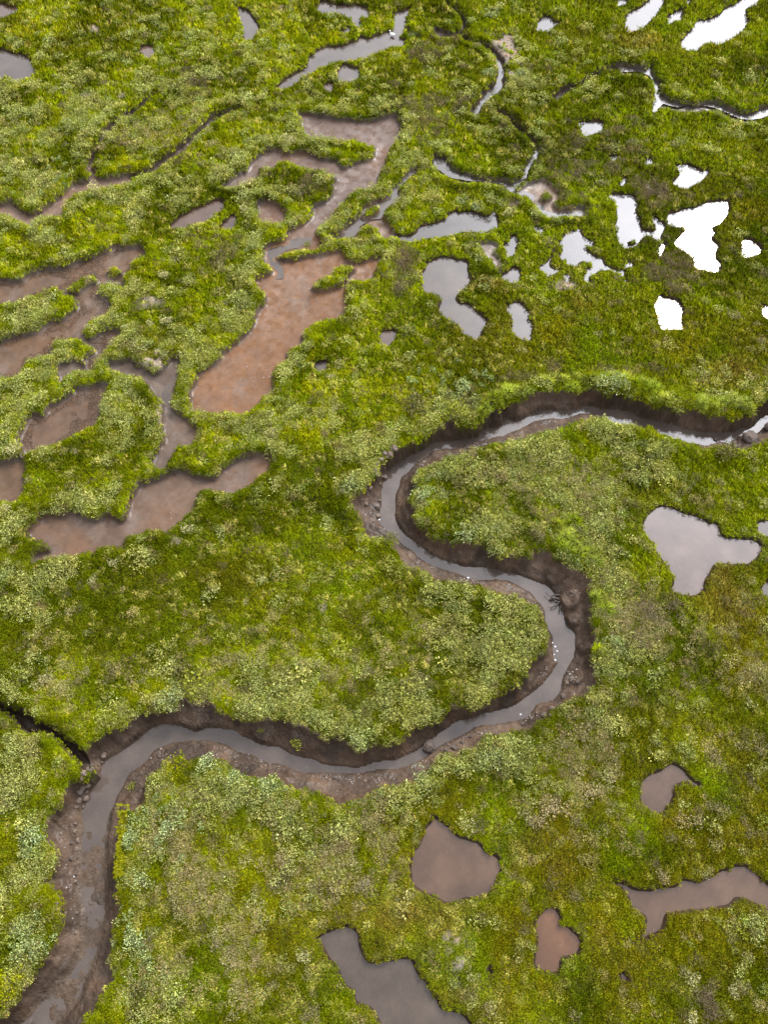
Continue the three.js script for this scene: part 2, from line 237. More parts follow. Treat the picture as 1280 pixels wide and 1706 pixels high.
gully([151,276,4, 157,255,2.5, 164,240,2.5, 172,226,3, 180,220,3.5, 195,205,3, 207,197,3, 218,191,5, 228,185,3.5, 240,175,3, 252,165,2.5, 262,157,2], 'narrow shaded gully climbing away from the fork on the olive tongue');
gully([217,296,3, 240,291,3, 252,287,3.5, 262,278,4, 275,268,4, 290,260,4.5, 302,251,5.5, 312,243,4.5, 320,232,3.5, 335,217,3, 347,206,4.5, 357,200,5, 370,193,3, 385,188,2.5, 400,182,2], 'thin gully with patches of bare mud along the near side of the olive tongue');
gully([742,-6,2, 745,12,2, 762,22,2, 770,35,2.5, 776,50,2.5, 768,58,3, 778,68,2.5, 800,75,2.5, 815,82,3, 825,92,3.5, 834,104,4.5, 836,118,4.5, 834,132,5, 830,146,6, 822,152,7, 812,158,5, 808,166,6, 800,176,4, 793,186,5, 789,195,4], 'thin winding runnel passing a patch of pale dead reeds');
gully([826,191,2.5, 836,192,2.5, 848,198,2.5, 855,208,3, 862,214,2.5, 872,222,2, 884,232,2, 894,243,2.5], 'short runnel between the pale reeds and the curving little creek');
gully([922,167,3.5, 932,160,4, 945,152,4, 955,147,3, 968,143,2, 980,134,2, 994,127,2.5, 1010,119,3, 1024,115,3, 1038,113,3], 'narrow dark gully joining the winding far creek to a pale mud end');
gully([-10,1172,4, 0,1176,4, 15,1185,4, 30,1193,8, 42,1203,9, 55,1211,8, 70,1212,5, 87,1217,6, 100,1229,6, 117,1243,6, 135,1260,7, 150,1280,8], 'deep black gully cutting through turf into the main creek', { depth: 0.9, at: 0.05, mud: MUD.dark, wall: 0.35 });
gully([676,50,2, 686,60,2, 694,64,2.5, 697,70,1.5], 'tiny runnel draining the bend of the long bent pool');
gully([722,52,3, 732,57,4.5, 742,61,5, 752,62,3, 766,58,2], 'bare grey mud slot near the thin winding runnel', { mud: MUD.grey, depth: 0.25 });

// the main creek: plant edge and water edge
const RIM = ground([
  1305,655, 1270,668, 1250,690, 1242,694, 1210,696, 1172,690, 1160,686, 1135,686, 1102,677, 1077,674, 1060,660, 1035,659, 1005,655, 985,647, 960,655, 927,648, 890,658, 860,674, 845,672, 837,682, 802,700, 780,712, 765,710, 750,699, 740,706, 722,718, 702,732, 672,742, 652,755, 640,770, 625,795, 617,807, 602,817, 582,837, 597,855, 607,877, 620,892, 645,902, 670,925, 690,940, 715,952, 747,965, 785,970, 810,977, 842,982, 860,987, 880,1000, 900,1017, 910,1040, 912,1060, 915,1075, 907,1092, 892,1100, 885,1108, 877,1122, 867,1137, 852,1150, 817,1162, 785,1175, 760,1181, 725,1197, 712,1205, 680,1222, 650,1235, 620,1241, 600,1247, 582,1234, 550,1227, 525,1217, 500,1206, 475,1200, 440,1197, 412,1205, 395,1200, 375,1187, 355,1175, 325,1168, 310,1160, 297,1164, 290,1182, 250,1192, 217,1192, 207,1207, 180,1222, 160,1232, 145,1247, 136,1256, 150,1280, 145,1305, 125,1308, 107,1327, 95,1340, 85,1362, 77,1392, 82,1415, 95,1442, 75,1465, 87,1490, 92,1510, 97,1535, 97,1557, 92,1580, 75,1607, 57,1625, 45,1642, 25,1670, 12,1687, 0,1695, -20,1712,
  -20,1765, 125,1765, 140,1705, 150,1677, 170,1650, 185,1632, 185,1617, 175,1612, 182,1582, 185,1557, 192,1532, 197,1500, 200,1467, 195,1455, 197,1400, 205,1370, 207,1345, 225,1342, 237,1332, 245,1307, 257,1290, 270,1272, 300,1257, 317,1266, 330,1260, 350,1257, 372,1265, 382,1280, 405,1289, 430,1291, 467,1297, 480,1310, 512,1317, 537,1330, 550,1328, 575,1330, 612,1320, 640,1312, 675,1300, 712,1282, 737,1262, 765,1255, 785,1236, 822,1222, 855,1212, 890,1205, 915,1192, 935,1180, 957,1160, 982,1152, 990,1135, 987,1117, 992,1080, 982,1040, 985,1000, 982,965, 970,955, 950,945, 930,937, 912,917, 887,915, 878,926, 862,927, 847,925, 822,927, 812,910, 777,905, 760,909, 750,900, 722,895, 700,877, 690,865, 690,845, 678,835, 685,817, 686,797, 695,781, 717,770, 747,760, 775,747, 802,738, 830,733, 842,740, 860,731, 880,720, 910,710, 940,706, 960,699, 975,692, 1000,689, 1022,697, 1042,700, 1067,701, 1095,712, 1135,725, 1167,737, 1180,741, 1210,740, 1225,745, 1260,740, 1280,730, 1305,718], 0, 0.5, 0.3);
const CREEK_LEVEL = -1.3;
const WATER = ground([
  1310,683, 1280,690, 1260,707, 1235,714, 1220,720, 1192,722, 1172,720, 1155,717, 1137,714, 1120,707, 1105,701, 1085,700, 1067,696, 1055,687, 1030,682, 997,680, 975,676, 960,682, 942,686, 917,682, 905,682, 875,695, 862,702, 842,702, 830,712, 810,712, 795,722, 765,732, 727,735, 705,742, 690,752, 672,765, 655,775, 645,790, 637,807, 637,837, 632,865, 642,880, 660,895, 675,910, 700,930, 730,945, 760,955, 797,965, 835,967, 857,971, 882,985, 905,1012, 912,1040, 920,1065, 922,1095, 930,1104, 920,1120, 905,1140, 880,1160, 855,1177, 810,1187, 785,1195, 760,1205, 735,1219, 718,1232, 700,1246, 662,1263, 625,1271, 600,1277, 562,1277, 532,1270, 490,1257, 462,1245, 425,1237, 400,1224, 387,1215, 350,1212, 325,1215, 300,1208, 270,1207, 240,1220, 225,1235, 200,1252, 175,1270, 162,1295, 148,1330, 133,1352, 128,1420, 128,1482, 132,1532, 135,1570, 112,1615, 82,1645, 50,1682, 25,1712, 15,1750,
  75,1750, 112,1695, 140,1655, 165,1600, 176,1550, 182,1490, 180,1410, 184,1365, 188,1345, 195,1325, 202,1312, 213,1292, 235,1275, 260,1250, 287,1240, 320,1235, 345,1234, 365,1237, 395,1250, 437,1267, 475,1276, 500,1285, 537,1288, 587,1288, 620,1284, 650,1282, 687,1275, 702,1265, 717,1255, 737,1241, 770,1227, 792,1212, 830,1205, 860,1200, 880,1193, 892,1180, 897,1172, 922,1165, 935,1152, 937,1130, 947,1112, 957,1095, 957,1060, 945,1040, 937,1020, 930,1000, 922,987, 907,975, 880,965, 855,954, 825,949, 797,946, 767,940, 722,925, 692,902, 670,885, 660,865, 660,840, 662,815, 670,795, 678,788, 695,772, 727,752, 757,747, 780,742, 810,731, 835,725, 865,715, 890,703, 915,698, 940,697, 960,691, 972,690, 992,690, 1010,698, 1032,707, 1065,711, 1085,718, 1110,727, 1142,736, 1162,741, 1180,743, 1197,738, 1222,740, 1232,727, 1260,722, 1280,710, 1310,698], CREEK_LEVEL, CREEK_LEVEL, 0.1);
const CREEK = BASINS.push({ kind: 'creek', o: RIM, islands: [], mud: [0.056, 0.037, 0.025], depth: 1.3, wall: 1 }) - 1;

// ---------------------------------------------------------------- the marsh surface: one grid, finer near the camera
const NR = 780, NC = 620, Z0 = 8, ZA = 72, ZB = 40;
const zOf = (t) => Z0 - (ZA * t + ZB * t * t), tOf = (z) => (-ZA + Math.sqrt(ZA * ZA + 4 * ZB * (Z0 - z))) / (2 * ZB);
const halfW = (z) => 0.469 * (0.5 * Math.max(-z, -4) + 43.3) + 6;
const SD = new Float32Array(NR * NC).fill(4), ID = new Int16Array(NR * NC).fill(-1), SDW = new Float32Array(NR * NC).fill(9), HT = new Float32Array(NR * NC);
const PX = new Float32Array(NR * NC), PZ = new Float32Array(NR * NC);
for (let r = 0; r < NR; r++) { const z = zOf(r / (NR - 1)), w = halfW(z); for (let c = 0; c < NC; c++) { PX[r * NC + c] = (c / (NC - 1) * 2 - 1) * w; PZ[r * NC + c] = z; } }
BASINS.forEach((b, id) => {
  const reach = b.kind === 'creek' ? 4 : 2.5, [x0, x1, z0, z1] = b.o.box;
  const r0 = Math.max(0, Math.floor(tOf(Math.min(Z0, z1 + reach)) * (NR - 1))), r1 = Math.min(NR - 1, Math.ceil(tOf(z0 - reach) * (NR - 1)));
  for (let r = r0; r <= r1; r++) {
    const w = halfW(PZ[r * NC]), c0 = Math.max(0, Math.floor(((x0 - reach) / w + 1) / 2 * (NC - 1))), c1 = Math.min(NC - 1, Math.ceil(((x1 + reach) / w + 1) / 2 * (NC - 1)));
    for (let c = c0; c <= c1; c++) {
      const i = r * NC + c, x = PX[i], z = PZ[i];
      let s = b.o.sd(x, z);
      for (const q of b.islands) if (q.near(x, z, 2)) s = Math.max(s, -q.sd(x, z));
      if (b.kind === 'creek' && s < 0.6) SDW[i] = WATER.sd(x, z);
      if (s < SD[i]) { SD[i] = s; ID[i] = id; }
    }
  }
});
function lookup(A, x, z) {
  const t = clamp(tOf(z), 0, 0.9999) * (NR - 1), u = clamp((x / halfW(z) + 1) / 2, 0, 0.9999) * (NC - 1), r = Math.floor(t), c = Math.floor(u), a = t - r, b = u - c, i = r * NC + c;
  return mix(mix(A[i], A[i + 1], b), mix(A[i + NC], A[i + NC + 1], b), a);
}
function nearest(A, x, z) { return A[Math.round(clamp(tOf(z)) * (NR - 1)) * NC + Math.round(clamp((x / halfW(z) + 1) / 2) * (NC - 1))]; }
const swell = (x, z) => 0.22 * (fbm(x * 0.09, z * 0.09, 3, 3) - 0.5) + 0.2 * (fbm(x * 0.55, z * 0.55, 9, 3) - 0.5) + 0.12 * (fbm(x * 1.7, z * 1.7, 21, 2) - 0.5);
// cushions and hollows of the turf, lower where it is smooth
const hummock = (x, z) => { const p = pix(x, z), rough = (0.35 + 0.65 * sstep(1000, 350, p[0])) * (0.35 + 0.65 * sstep(1050, 500, p[1])); return rough * 0.36 * (Math.pow(fbm(x * 0.75, z * 0.75, 31, 3), 1.0) - 0.45); };
// blocks of bank that have slid down: picture x, y, radius in pixels, height
const SLUMP = []; { const L = [948,998,17,0.4, 955,1032,11,0.3, 832,706,14,0.35, 905,672,22,0.3, 870,690,12,0.3, 1250,700,12,0.25, 745,722,22,0.35, 668,756,14,0.3, 650,768,8,0.25, 330,1190,40,0.4, 215,1215,26,0.3, 440,1215,22,0.35, 510,1225,26,0.3, 350,1200,14,0.2, 880,1130,18,0.2, 960,1125,14,0.25, 850,935,20,0.25, 780,925,16,0.2, 925,960,14,0.25, 975,1080,10,0.25, 945,1130,10,0.2]; for (let i = 0; i < L.length; i += 4) { const [x, z] = at(L[i], L[i + 1], -0.8), e = at(L[i] + L[i + 2], L[i + 1], -0.8); SLUMP.push(x, z, e[0] - x, L[i + 3]); } }
// worn mud: lumps, slumps and rills
const lump = (x, z) => 0.6 * (fbm(x * 1.3, z * 1.3, 41, 4) - 0.5) + 0.4 * Math.abs(fbm(x * 2.6, z * 2.6, 43, 3) - 0.5);
for (let i = 0; i < NR * NC; i++) {
  const x = PX[i], z = PZ[i], s = SD[i], b = BASINS[ID[i]];
  let top = swell(x, z) + hummock(x, z);
  if (!b) { HT[i] = top; continue; }
  top = mix(top, top * 0.35, sstep(1.2, 0, Math.abs(s)));
  if (b.kind === 'flat' && s > -0.5) top += 0.26 * Math.exp(-Math.pow((s - 0.5) / 0.5, 2)) * (0.6 + 0.8 * vnoise(x * 0.8, z * 0.8, 5));
  if (b.kind === 'creek' && s > -0.5) top += 0.2 * Math.exp(-Math.pow((s - 0.7) / 0.7, 2)) * (0.5 + vnoise(x * 0.6, z * 0.6, 5));
  if (s >= 0) { HT[i] = top; continue; }
  if (b.kind === 'creek') {
    const dw = Math.max(0, SDW[i]), dr = -s, f = dw / (dw + dr + 1e-6), low = sstep(-1, 1.8, z + 9.2), right = sstep(-20.2, -18.6, x), bed = CREEK_LEVEL - 0.05 - 0.16 * sstep(0, 0.3, -SDW[i]) + low * right * 0.2;
    const prof = 0.1 * sstep(0, 0.06, f) + 0.5 * f + 0.4 * sstep(0.72, 1, f), mid = 4 * f * (1 - f);
    let slump = 0; for (let q = 0; q < SLUMP.length; q += 4) { const d = ((x - SLUMP[q]) ** 2 + (z - SLUMP[q + 1]) ** 2) / SLUMP[q + 2] ** 2; if (d < 4) slump = Math.max(slump, SLUMP[q + 3] * sstep(1.6, 0.5, d + 0.6 * lump(x * 1.5, z * 1.5))); }
    const terrace = 0.1 * Math.sin(f * 9 + 3 * fbm(x * 0.4, z * 0.4, 61, 2)) * mid;
    HT[i] = SDW[i] < 0 ? bed + (0.06 + 0.14 * low * right) * lump(x, z) + (0.04 + 0.05 * low * right) * (fbm(x * 2.2, z * 2.2, 67, 3) - 0.45) : mix(bed, top - 0.08, prof) + mid * (0.34 * lump(x, z) + terrace * 0.6) + 0.09 * lump(x * 2.1, z * 2.1) + 0.07 * mid * (vnoise(x * 6, z * 6, 91) - 0.5) + slump;
  } else {
    const w = b.wall * (0.7 + 0.6 * vnoise(x * 0.9, z * 0.9, 77)), t = clamp(-s / w), bed = -b.depth + (b.kind === 'flat' ? 0.1 * (fbm(x * 0.5, z * 0.5, 51, 4) - 0.5) + 0.02 * lump(x * 2, z * 2) : 0) + (b.gully ? 0 : 0.1 * sstep(1.6, 0, -s));
    HT[i] = mix(top, bed, Math.pow(t, 0.8) * (2 - Math.pow(t, 0.8)));
  }
}
const heightAt = (x, z) => lookup(HT, x, z), edgeAt = (x, z) => lookup(SD, x, z);

// ---------------------------------------------------------------- what grows where: regions of the marsh, seen in plan
const [PALE, KHAKI, MINT, BROWN, LIME, TURF, OLIVE, RUST, BARE, DARK, TALL] = [0, 1, 2, 3, 4, 5, 6, 7, 8, 9, 10];
const ZONES = [];
const zone = (kind, list) => { for (let i = 0; i < list.length; i += 5) ZONES.push([kind, list[i], list[i + 1], 1 / list[i + 2], 1 / list[i + 3], list[i + 4]]); };
zone(PALE, [100,200,220,90,.6, 60,280,110,50,.8, 330,125,180,50,.55, 200,330,130,35,.5, 150,385,140,40,.6, 420,240,70,25,.6, 450,700,110,60,.45, 605,790,50,50,.9, 100,935,110,40,.5, 40,1000,60,60,.5, 500,1020,110,60,.35, 560,1185,180,40,.6, 400,1150,90,35,.8]);
zone(PALE, [800,800,130,50,.9, 1050,770,150,60,.5, 780,870,100,35,.9, 950,890,60,50,1, 1000,985,40,60,.8, 800,1060,110,60,.5, 860,1110,60,45,.8, 820,1270,130,40,.9, 1000,1180,80,60,.55, 60,1300,70,70,.9, 60,1450,50,100,.6, 300,1300,70,30,.7, 450,1350,140,40,.6, 250,1500,60,140,.6]);
zone(PALE, [950,130,140,50,.6, 1220,230,90,30,.5, 800,235,90,25,.6, 770,330,50,15,.8, 870,100,30,50,.8, 70,520,60,25,.7, 140,600,120,40,.6, 60,690,60,60,.5, 200,700,90,60,.35, 300,880,80,25,.6, 1230,1600,60,80,.5, 1200,1340,60,40,.4, 700,650,80,40,.5, 560,420,60,20,.5, 360,560,50,40,.6]);
zone(KHAKI, [450,1400,170,70,.9, 350,1560,110,110,.9, 600,1420,70,60,.7, 940,1330,70,45,.9, 1080,1040,70,60,1, 1000,1250,80,60,.6, 900,800,140,50,.6, 350,1080,80,35,.5, 270,235,110,35,.8, 560,1100,150,60,.35, 1250,1150,50,60,.7, 1250,600,70,30,.4, 80,1120,90,35,.6, 640,1310,80,30,.4, 1130,840,60,40,.4, 850,470,40,20,.4, 1010,930,80,80,.4]);
zone(MINT, [345,1268,34,9,1.2, 400,1290,40,10,1, 455,1302,40,9,1, 560,1328,60,8,.6, 290,1370,22,40,1, 225,1390,14,40,1.1, 55,1400,18,20,1.2, 55,1560,24,30,.8, 225,1560,22,40,1, 240,1620,26,26,.8, 100,300,60,30,.35, 1025,1070,24,14,.6, 700,820,30,30,.5, 1010,692,28,8,1, 775,890,40,14,.5, 770,650,50,25,.5, 940,915,30,30,.4]);
zone(BROWN, [880,630,60,6,.8, 1000,616,80,5,.9, 740,660,40,8,.5, 1120,450,34,26,1, 672,437,18,14,1.2, 665,472,22,20,1, 900,320,40,16,.6, 1090,318,24,18,1, 1000,250,50,30,.6, 725,195,60,30,.5, 365,425,26,18,.9, 1180,1668,16,34,1.2, 940,345,30,15,.7, 930,280,60,40,.4, 500,310,30,15,.6, 330,145,30,20,.4, 180,545,20,12,.6, 240,580,30,18,.7, 730,90,40,15,.5, 690,95,20,12,.7]);
zone(LIME, [1130,672,90,9,1, 900,650,50,8,1, 1230,690,40,8,1, 100,410,180,50,.6, 520,650,90,50,.6, 680,655,30,14,1, 15,1640,36,30,1.3, 205,1390,5,60,1, 285,1150,26,8,1, 205,280,36,16,1, 490,720,140,70,.5, 850,1010,60,40,.45, 880,865,60,16,.6, 770,690,24,12,1, 500,60,200,60,.4, 120,40,150,40,.4, 240,700,100,70,.5, 500,340,60,40,.4, 480,440,80,40,.3, 1000,630,60,10,.8]);
zone(TURF, [450,985,200,80,1.3, 1000,590,280,60,1, 800,610,140,40,.7, 1150,1400,170,70,1, 900,1640,190,70,1, 480,1620,50,80,1.4, 1200,110,120,40,.7, 1150,320,150,80,.8, 640,520,50,70,.6, 560,830,60,60,.5, 1000,50,140,40,.7, 540,140,80,20,.5, 1100,560,200,40,.5, 760,560,80,60,.6, 160,80,120,50,.6, 530,55,70,25,.6, 1180,1130,50,40,.5]);
zone(OLIVE, [1000,565,240,60,.7, 850,1510,280,130,.7, 450,960,190,70,.6, 1220,1080,90,140,.6, 1130,1380,170,70,.6, 270,590,50,40,.9, 900,1640,200,70,.6, 80,60,90,30,.5, 290,230,100,30,.6, 1220,350,80,80,.4, 90,1090,80,40,.4, 1100,70,150,30,.4, 460,1560,50,80,.3]);
zone(RUST, [680,1530,90,40,.8, 890,1440,50,40,.7, 1210,990,50,70,.5, 1215,620,40,26,.6, 40,68,60,14,.5, 470,10,30,12,.7, 830,470,40,14,.5, 960,500,60,14,.5, 1100,70,60,14,.5, 800,1660,100,30,.6, 1190,1260,60,40,.3, 700,150,40,20,.3, 150,50,20,8,.4]);
zone(BARE, [846,98,12,38,1, 828,88,10,14,.8, 745,1575,22,22,1, 725,1560,14,10,.8, 765,1600,14,18,.7, 780,1640,16,10,.5, 155,48,7,5,1, 470,8,18,6,.9, 255,590,26,24,.7, 280,612,14,16,.8, 850,95,10,30,.8, 838,75,9,12,.9, 1080,310,6,6,.7, 945,476,20,8,.6, 250,502,22,9,.5, 272,690,10,22,.6, 850,340,16,6,.5]);
zone(DARK, [1180,420,120,110,.5, 1230,130,80,40,.5, 900,250,120,60,.4, 1130,130,120,30,.4, 480,1620,50,80,.7, 470,1470,40,16,.6, 700,170,80,40,.3, 800,480,120,60,.3, 620,330,120,40,.2]);
zone(TALL, [950,890,22,26,1, 975,935,14,22,1, 880,655,40,9,1, 950,635,50,9,1, 1040,640,50,10,1, 1110,668,60,8,.9, 1200,682,50,8,.9, 995,1020,12,50,.6, 820,680,30,10,.6]);
const zoneSum = new Float32Array(11);
function zones(px, py) {
  zoneSum.fill(0);
  for (const q of ZONES) { const dx = (px - q[1]) * q[3], dy = (py - q[2]) * q[4], d = dx * dx + dy * dy; if (d < 5) zoneSum[q[0]] += q[5] * Math.exp(-d * 0.9); }
  return zoneSum;
}
// base colours of the plants (linear)
const C = { green: [0.088, 0.126, 0.0015], bright: [0.17, 0.208, 0.002], lime: [0.255, 0.265, 0.003], olive: [0.118, 0.108, 0.003], deep: [0.04, 0.056, 0.0012], pale: [0.38, 0.385, 0.115], sage: [0.285, 0.315, 0.1], khaki: [0.265, 0.215, 0.115], mint: [0.28, 0.35, 0.13], brown: [0.125, 0.097, 0.055], rust: [0.15, 0.098, 0.02], straw: [0.38, 0.29, 0.17] };
function turfColour(x, z, px, py, Z) {
  const n = fbm(x * 0.16, z * 0.16, 101, 4), m = fbm(x * 0.7, z * 0.7, 111, 3), right = sstep(500, 1000, px), low = sstep(900, 1500, py);
  let c = mix3(C.green, C.bright, clamp(sstep(0.32, 0.68, m) * (0.85 - 0.4 * right) + 0.35 * (1 - right) * (1 - low) - 0.35 * Z[TURF]));
  c = mix3(c, C.deep, clamp(0.75 * sstep(0.56, 0.36, n) + 0.5 * Z[DARK]));
  c = mix3(c, C.lime, clamp(0.55 * Z[LIME] * sstep(0.35, 0.65, m)));
  c = mix3(c, C.olive, clamp((0.9 * Z[OLIVE] + 0.35 * low + 0.2 * right) * sstep(0.25, 0.7, fbm(x * 0.3 + 9, z * 0.3, 121, 4))));
  c = mix3(c, C.rust, clamp(0.9 * Z[RUST] * sstep(0.35, 0.65, fbm(x * 0.5, z * 0.5, 131, 3))));
  return c;
}

// ---------------------------------------------------------------- textures (tiling grain, no picture)
function tile(size, f, srgb) {
  const d = new Uint8Array(size * size * 4);
  for (let j = 0; j < size; j++) for (let i = 0; i < size; i++) { const v = f(i / size, j / size), o = (j * size + i) * 4; d[o] = v[0] * 255; d[o + 1] = v[1] * 255; d[o + 2] = v[2] * 255; d[o + 3] = 255; }
  const t = new THREE.DataTexture(d, size, size); t.wrapS = t.wrapT = THREE.RepeatWrapping; t.magFilter = THREE.LinearFilter; t.minFilter = THREE.LinearMipmapLinearFilter; t.generateMipmaps = true;
  if (srgb) t.colorSpace = THREE.SRGBColorSpace; t.needsUpdate = true; return t;
}
function tnoise(u, v, k, s) {                        // tiling value noise with k cells a side
  const x = u * k, y = v * k, ix = Math.floor(x), iy = Math.floor(y), fx = x - ix, fy = y - iy, a = fx * fx * (3 - 2 * fx), b = fy * fy * (3 - 2 * fy), w = (n) => ((n % k) + k) % k;
  return mix(mix(hash2(w(ix), w(iy), s), hash2(w(ix + 1), w(iy), s), a), mix(hash2(w(ix), w(iy + 1), s), hash2(w(ix + 1), w(iy + 1), s), a), b);
}
const tfbm = (u, v, k, s, o = 4) => { let t = 0, a = 0.5, n = 0; for (let i = 0; i < o; i++) { t += a * tnoise(u, v, k, s + i); n += a; k *= 2; a *= 0.5; } return t / n; };
function cells(u, v, k, s) {                         // distance to the border between two drying plates
  const x = u * k, y = v * k, ix = Math.floor(x), iy = Math.floor(y); let d1 = 9, d2 = 9;
  for (let j = -1; j <= 1; j++) for (let i = -1; i <= 1; i++) { const cx = ix + i, cy = iy + j, wx = ((cx % k) + k) % k, wy = ((cy % k) + k) % k, q = Math.hypot(cx + hash2(wx, wy, s) - x, cy + hash2(wx, wy, s + 1) - y); if (q < d1) { d2 = d1; d1 = q; } else if (q < d2) d2 = q; }
  return d2 - d1;
}
const crackT = tile(512, (u, v) => { const wu = u + 0.05 * (tfbm(u, v, 10, 3, 3) - 0.5), wv = v + 0.05 * (tfbm(u, v, 10, 13, 3) - 0.5), e = Math.min(cells(wu, wv, 11, 7), 0.35 + cells(wu, wv, 26, 9) - 0.6 * tnoise(u, v, 7, 17)), h = sstep(0.0, 0.12, e) * 0.75 + 0.25 * tfbm(u, v, 16, 5); return [h, h, h]; });
const lumpT = tile(512, (u, v) => { const h = 0.6 * tfbm(u, v, 12, 15, 5) + 0.4 * (1 - Math.abs(2 * tfbm(u, v, 24, 25, 3) - 1)); return [h, h, h]; });
const wetT = tile(512, (u, v) => { const h = 0.42 + 0.4 * sstep(0.35, 0.68, tfbm(u, v, 12, 35, 5)); return [h, h, h]; });
const grainT = tile(512, (u, v) => { const h = 0.7 + 0.24 * tfbm(u, v, 24, 45, 4) + (tnoise(u, v, 72, 85) > 0.86 ? 0.16 : 0) - (tnoise(u, v, 60, 87) > 0.88 ? 0.14 : 0), q = 0.05 * (tnoise(u, v, 10, 55) - 0.5); return [clamp(h + q), clamp(h), clamp(h - q)]; }, true);  // mud grain; the bright flecks are painted glints
const smoothT = tile(512, (u, v) => { const h = 0.78 + 0.2 * tfbm(u, v, 20, 95, 5), s = tnoise(u, v, 90, 97) > 0.93 ? 0.1 : 0; return [clamp(h + s), clamp(h + s), clamp(h + s)]; }, true);
const silt = tile(512, (u, v) => { const h = 0.66 + 0.3 * tfbm(u, v, 8, 65, 6) + 0.05 * (tnoise(u, v, 90, 67) - 0.5), s = tnoise(u, v, 64, 75) > 0.93 ? 0.09 : 0; return [clamp(h + s), clamp(h + s), clamp(h + s)]; }, true);
const soilMat = new THREE.MeshPhysicalMaterial({ specularIntensity: 0.05, vertexColors: true, map: grainT, roughness: 0.95, bumpMap: lumpT, bumpScale: 0.06 });
const bankMat = new THREE.MeshPhysicalMaterial({ specularIntensity: 0.22, vertexColors: true, map: grainT, roughness: 1, roughnessMap: wetT, bumpMap: lumpT, bumpScale: 0.09 });
const crackMat = new THREE.MeshPhysicalMaterial({ specularIntensity: 0.3, vertexColors: true, map: grainT, roughness: 1, roughnessMap: wetT, bumpMap: crackT, bumpScale: 0.07 });
const wetMat = new THREE.MeshPhysicalMaterial({ specularIntensity: 0.4, vertexColors: true, map: smoothT, roughness: 0.95, roughnessMap: wetT, bumpMap: lumpT, bumpScale: 0.01 });
bankMat.name = 'creek mud'; crackMat.name = 'cracked mud'; wetMat.name = 'wet mud'; soilMat.name = 'soil';

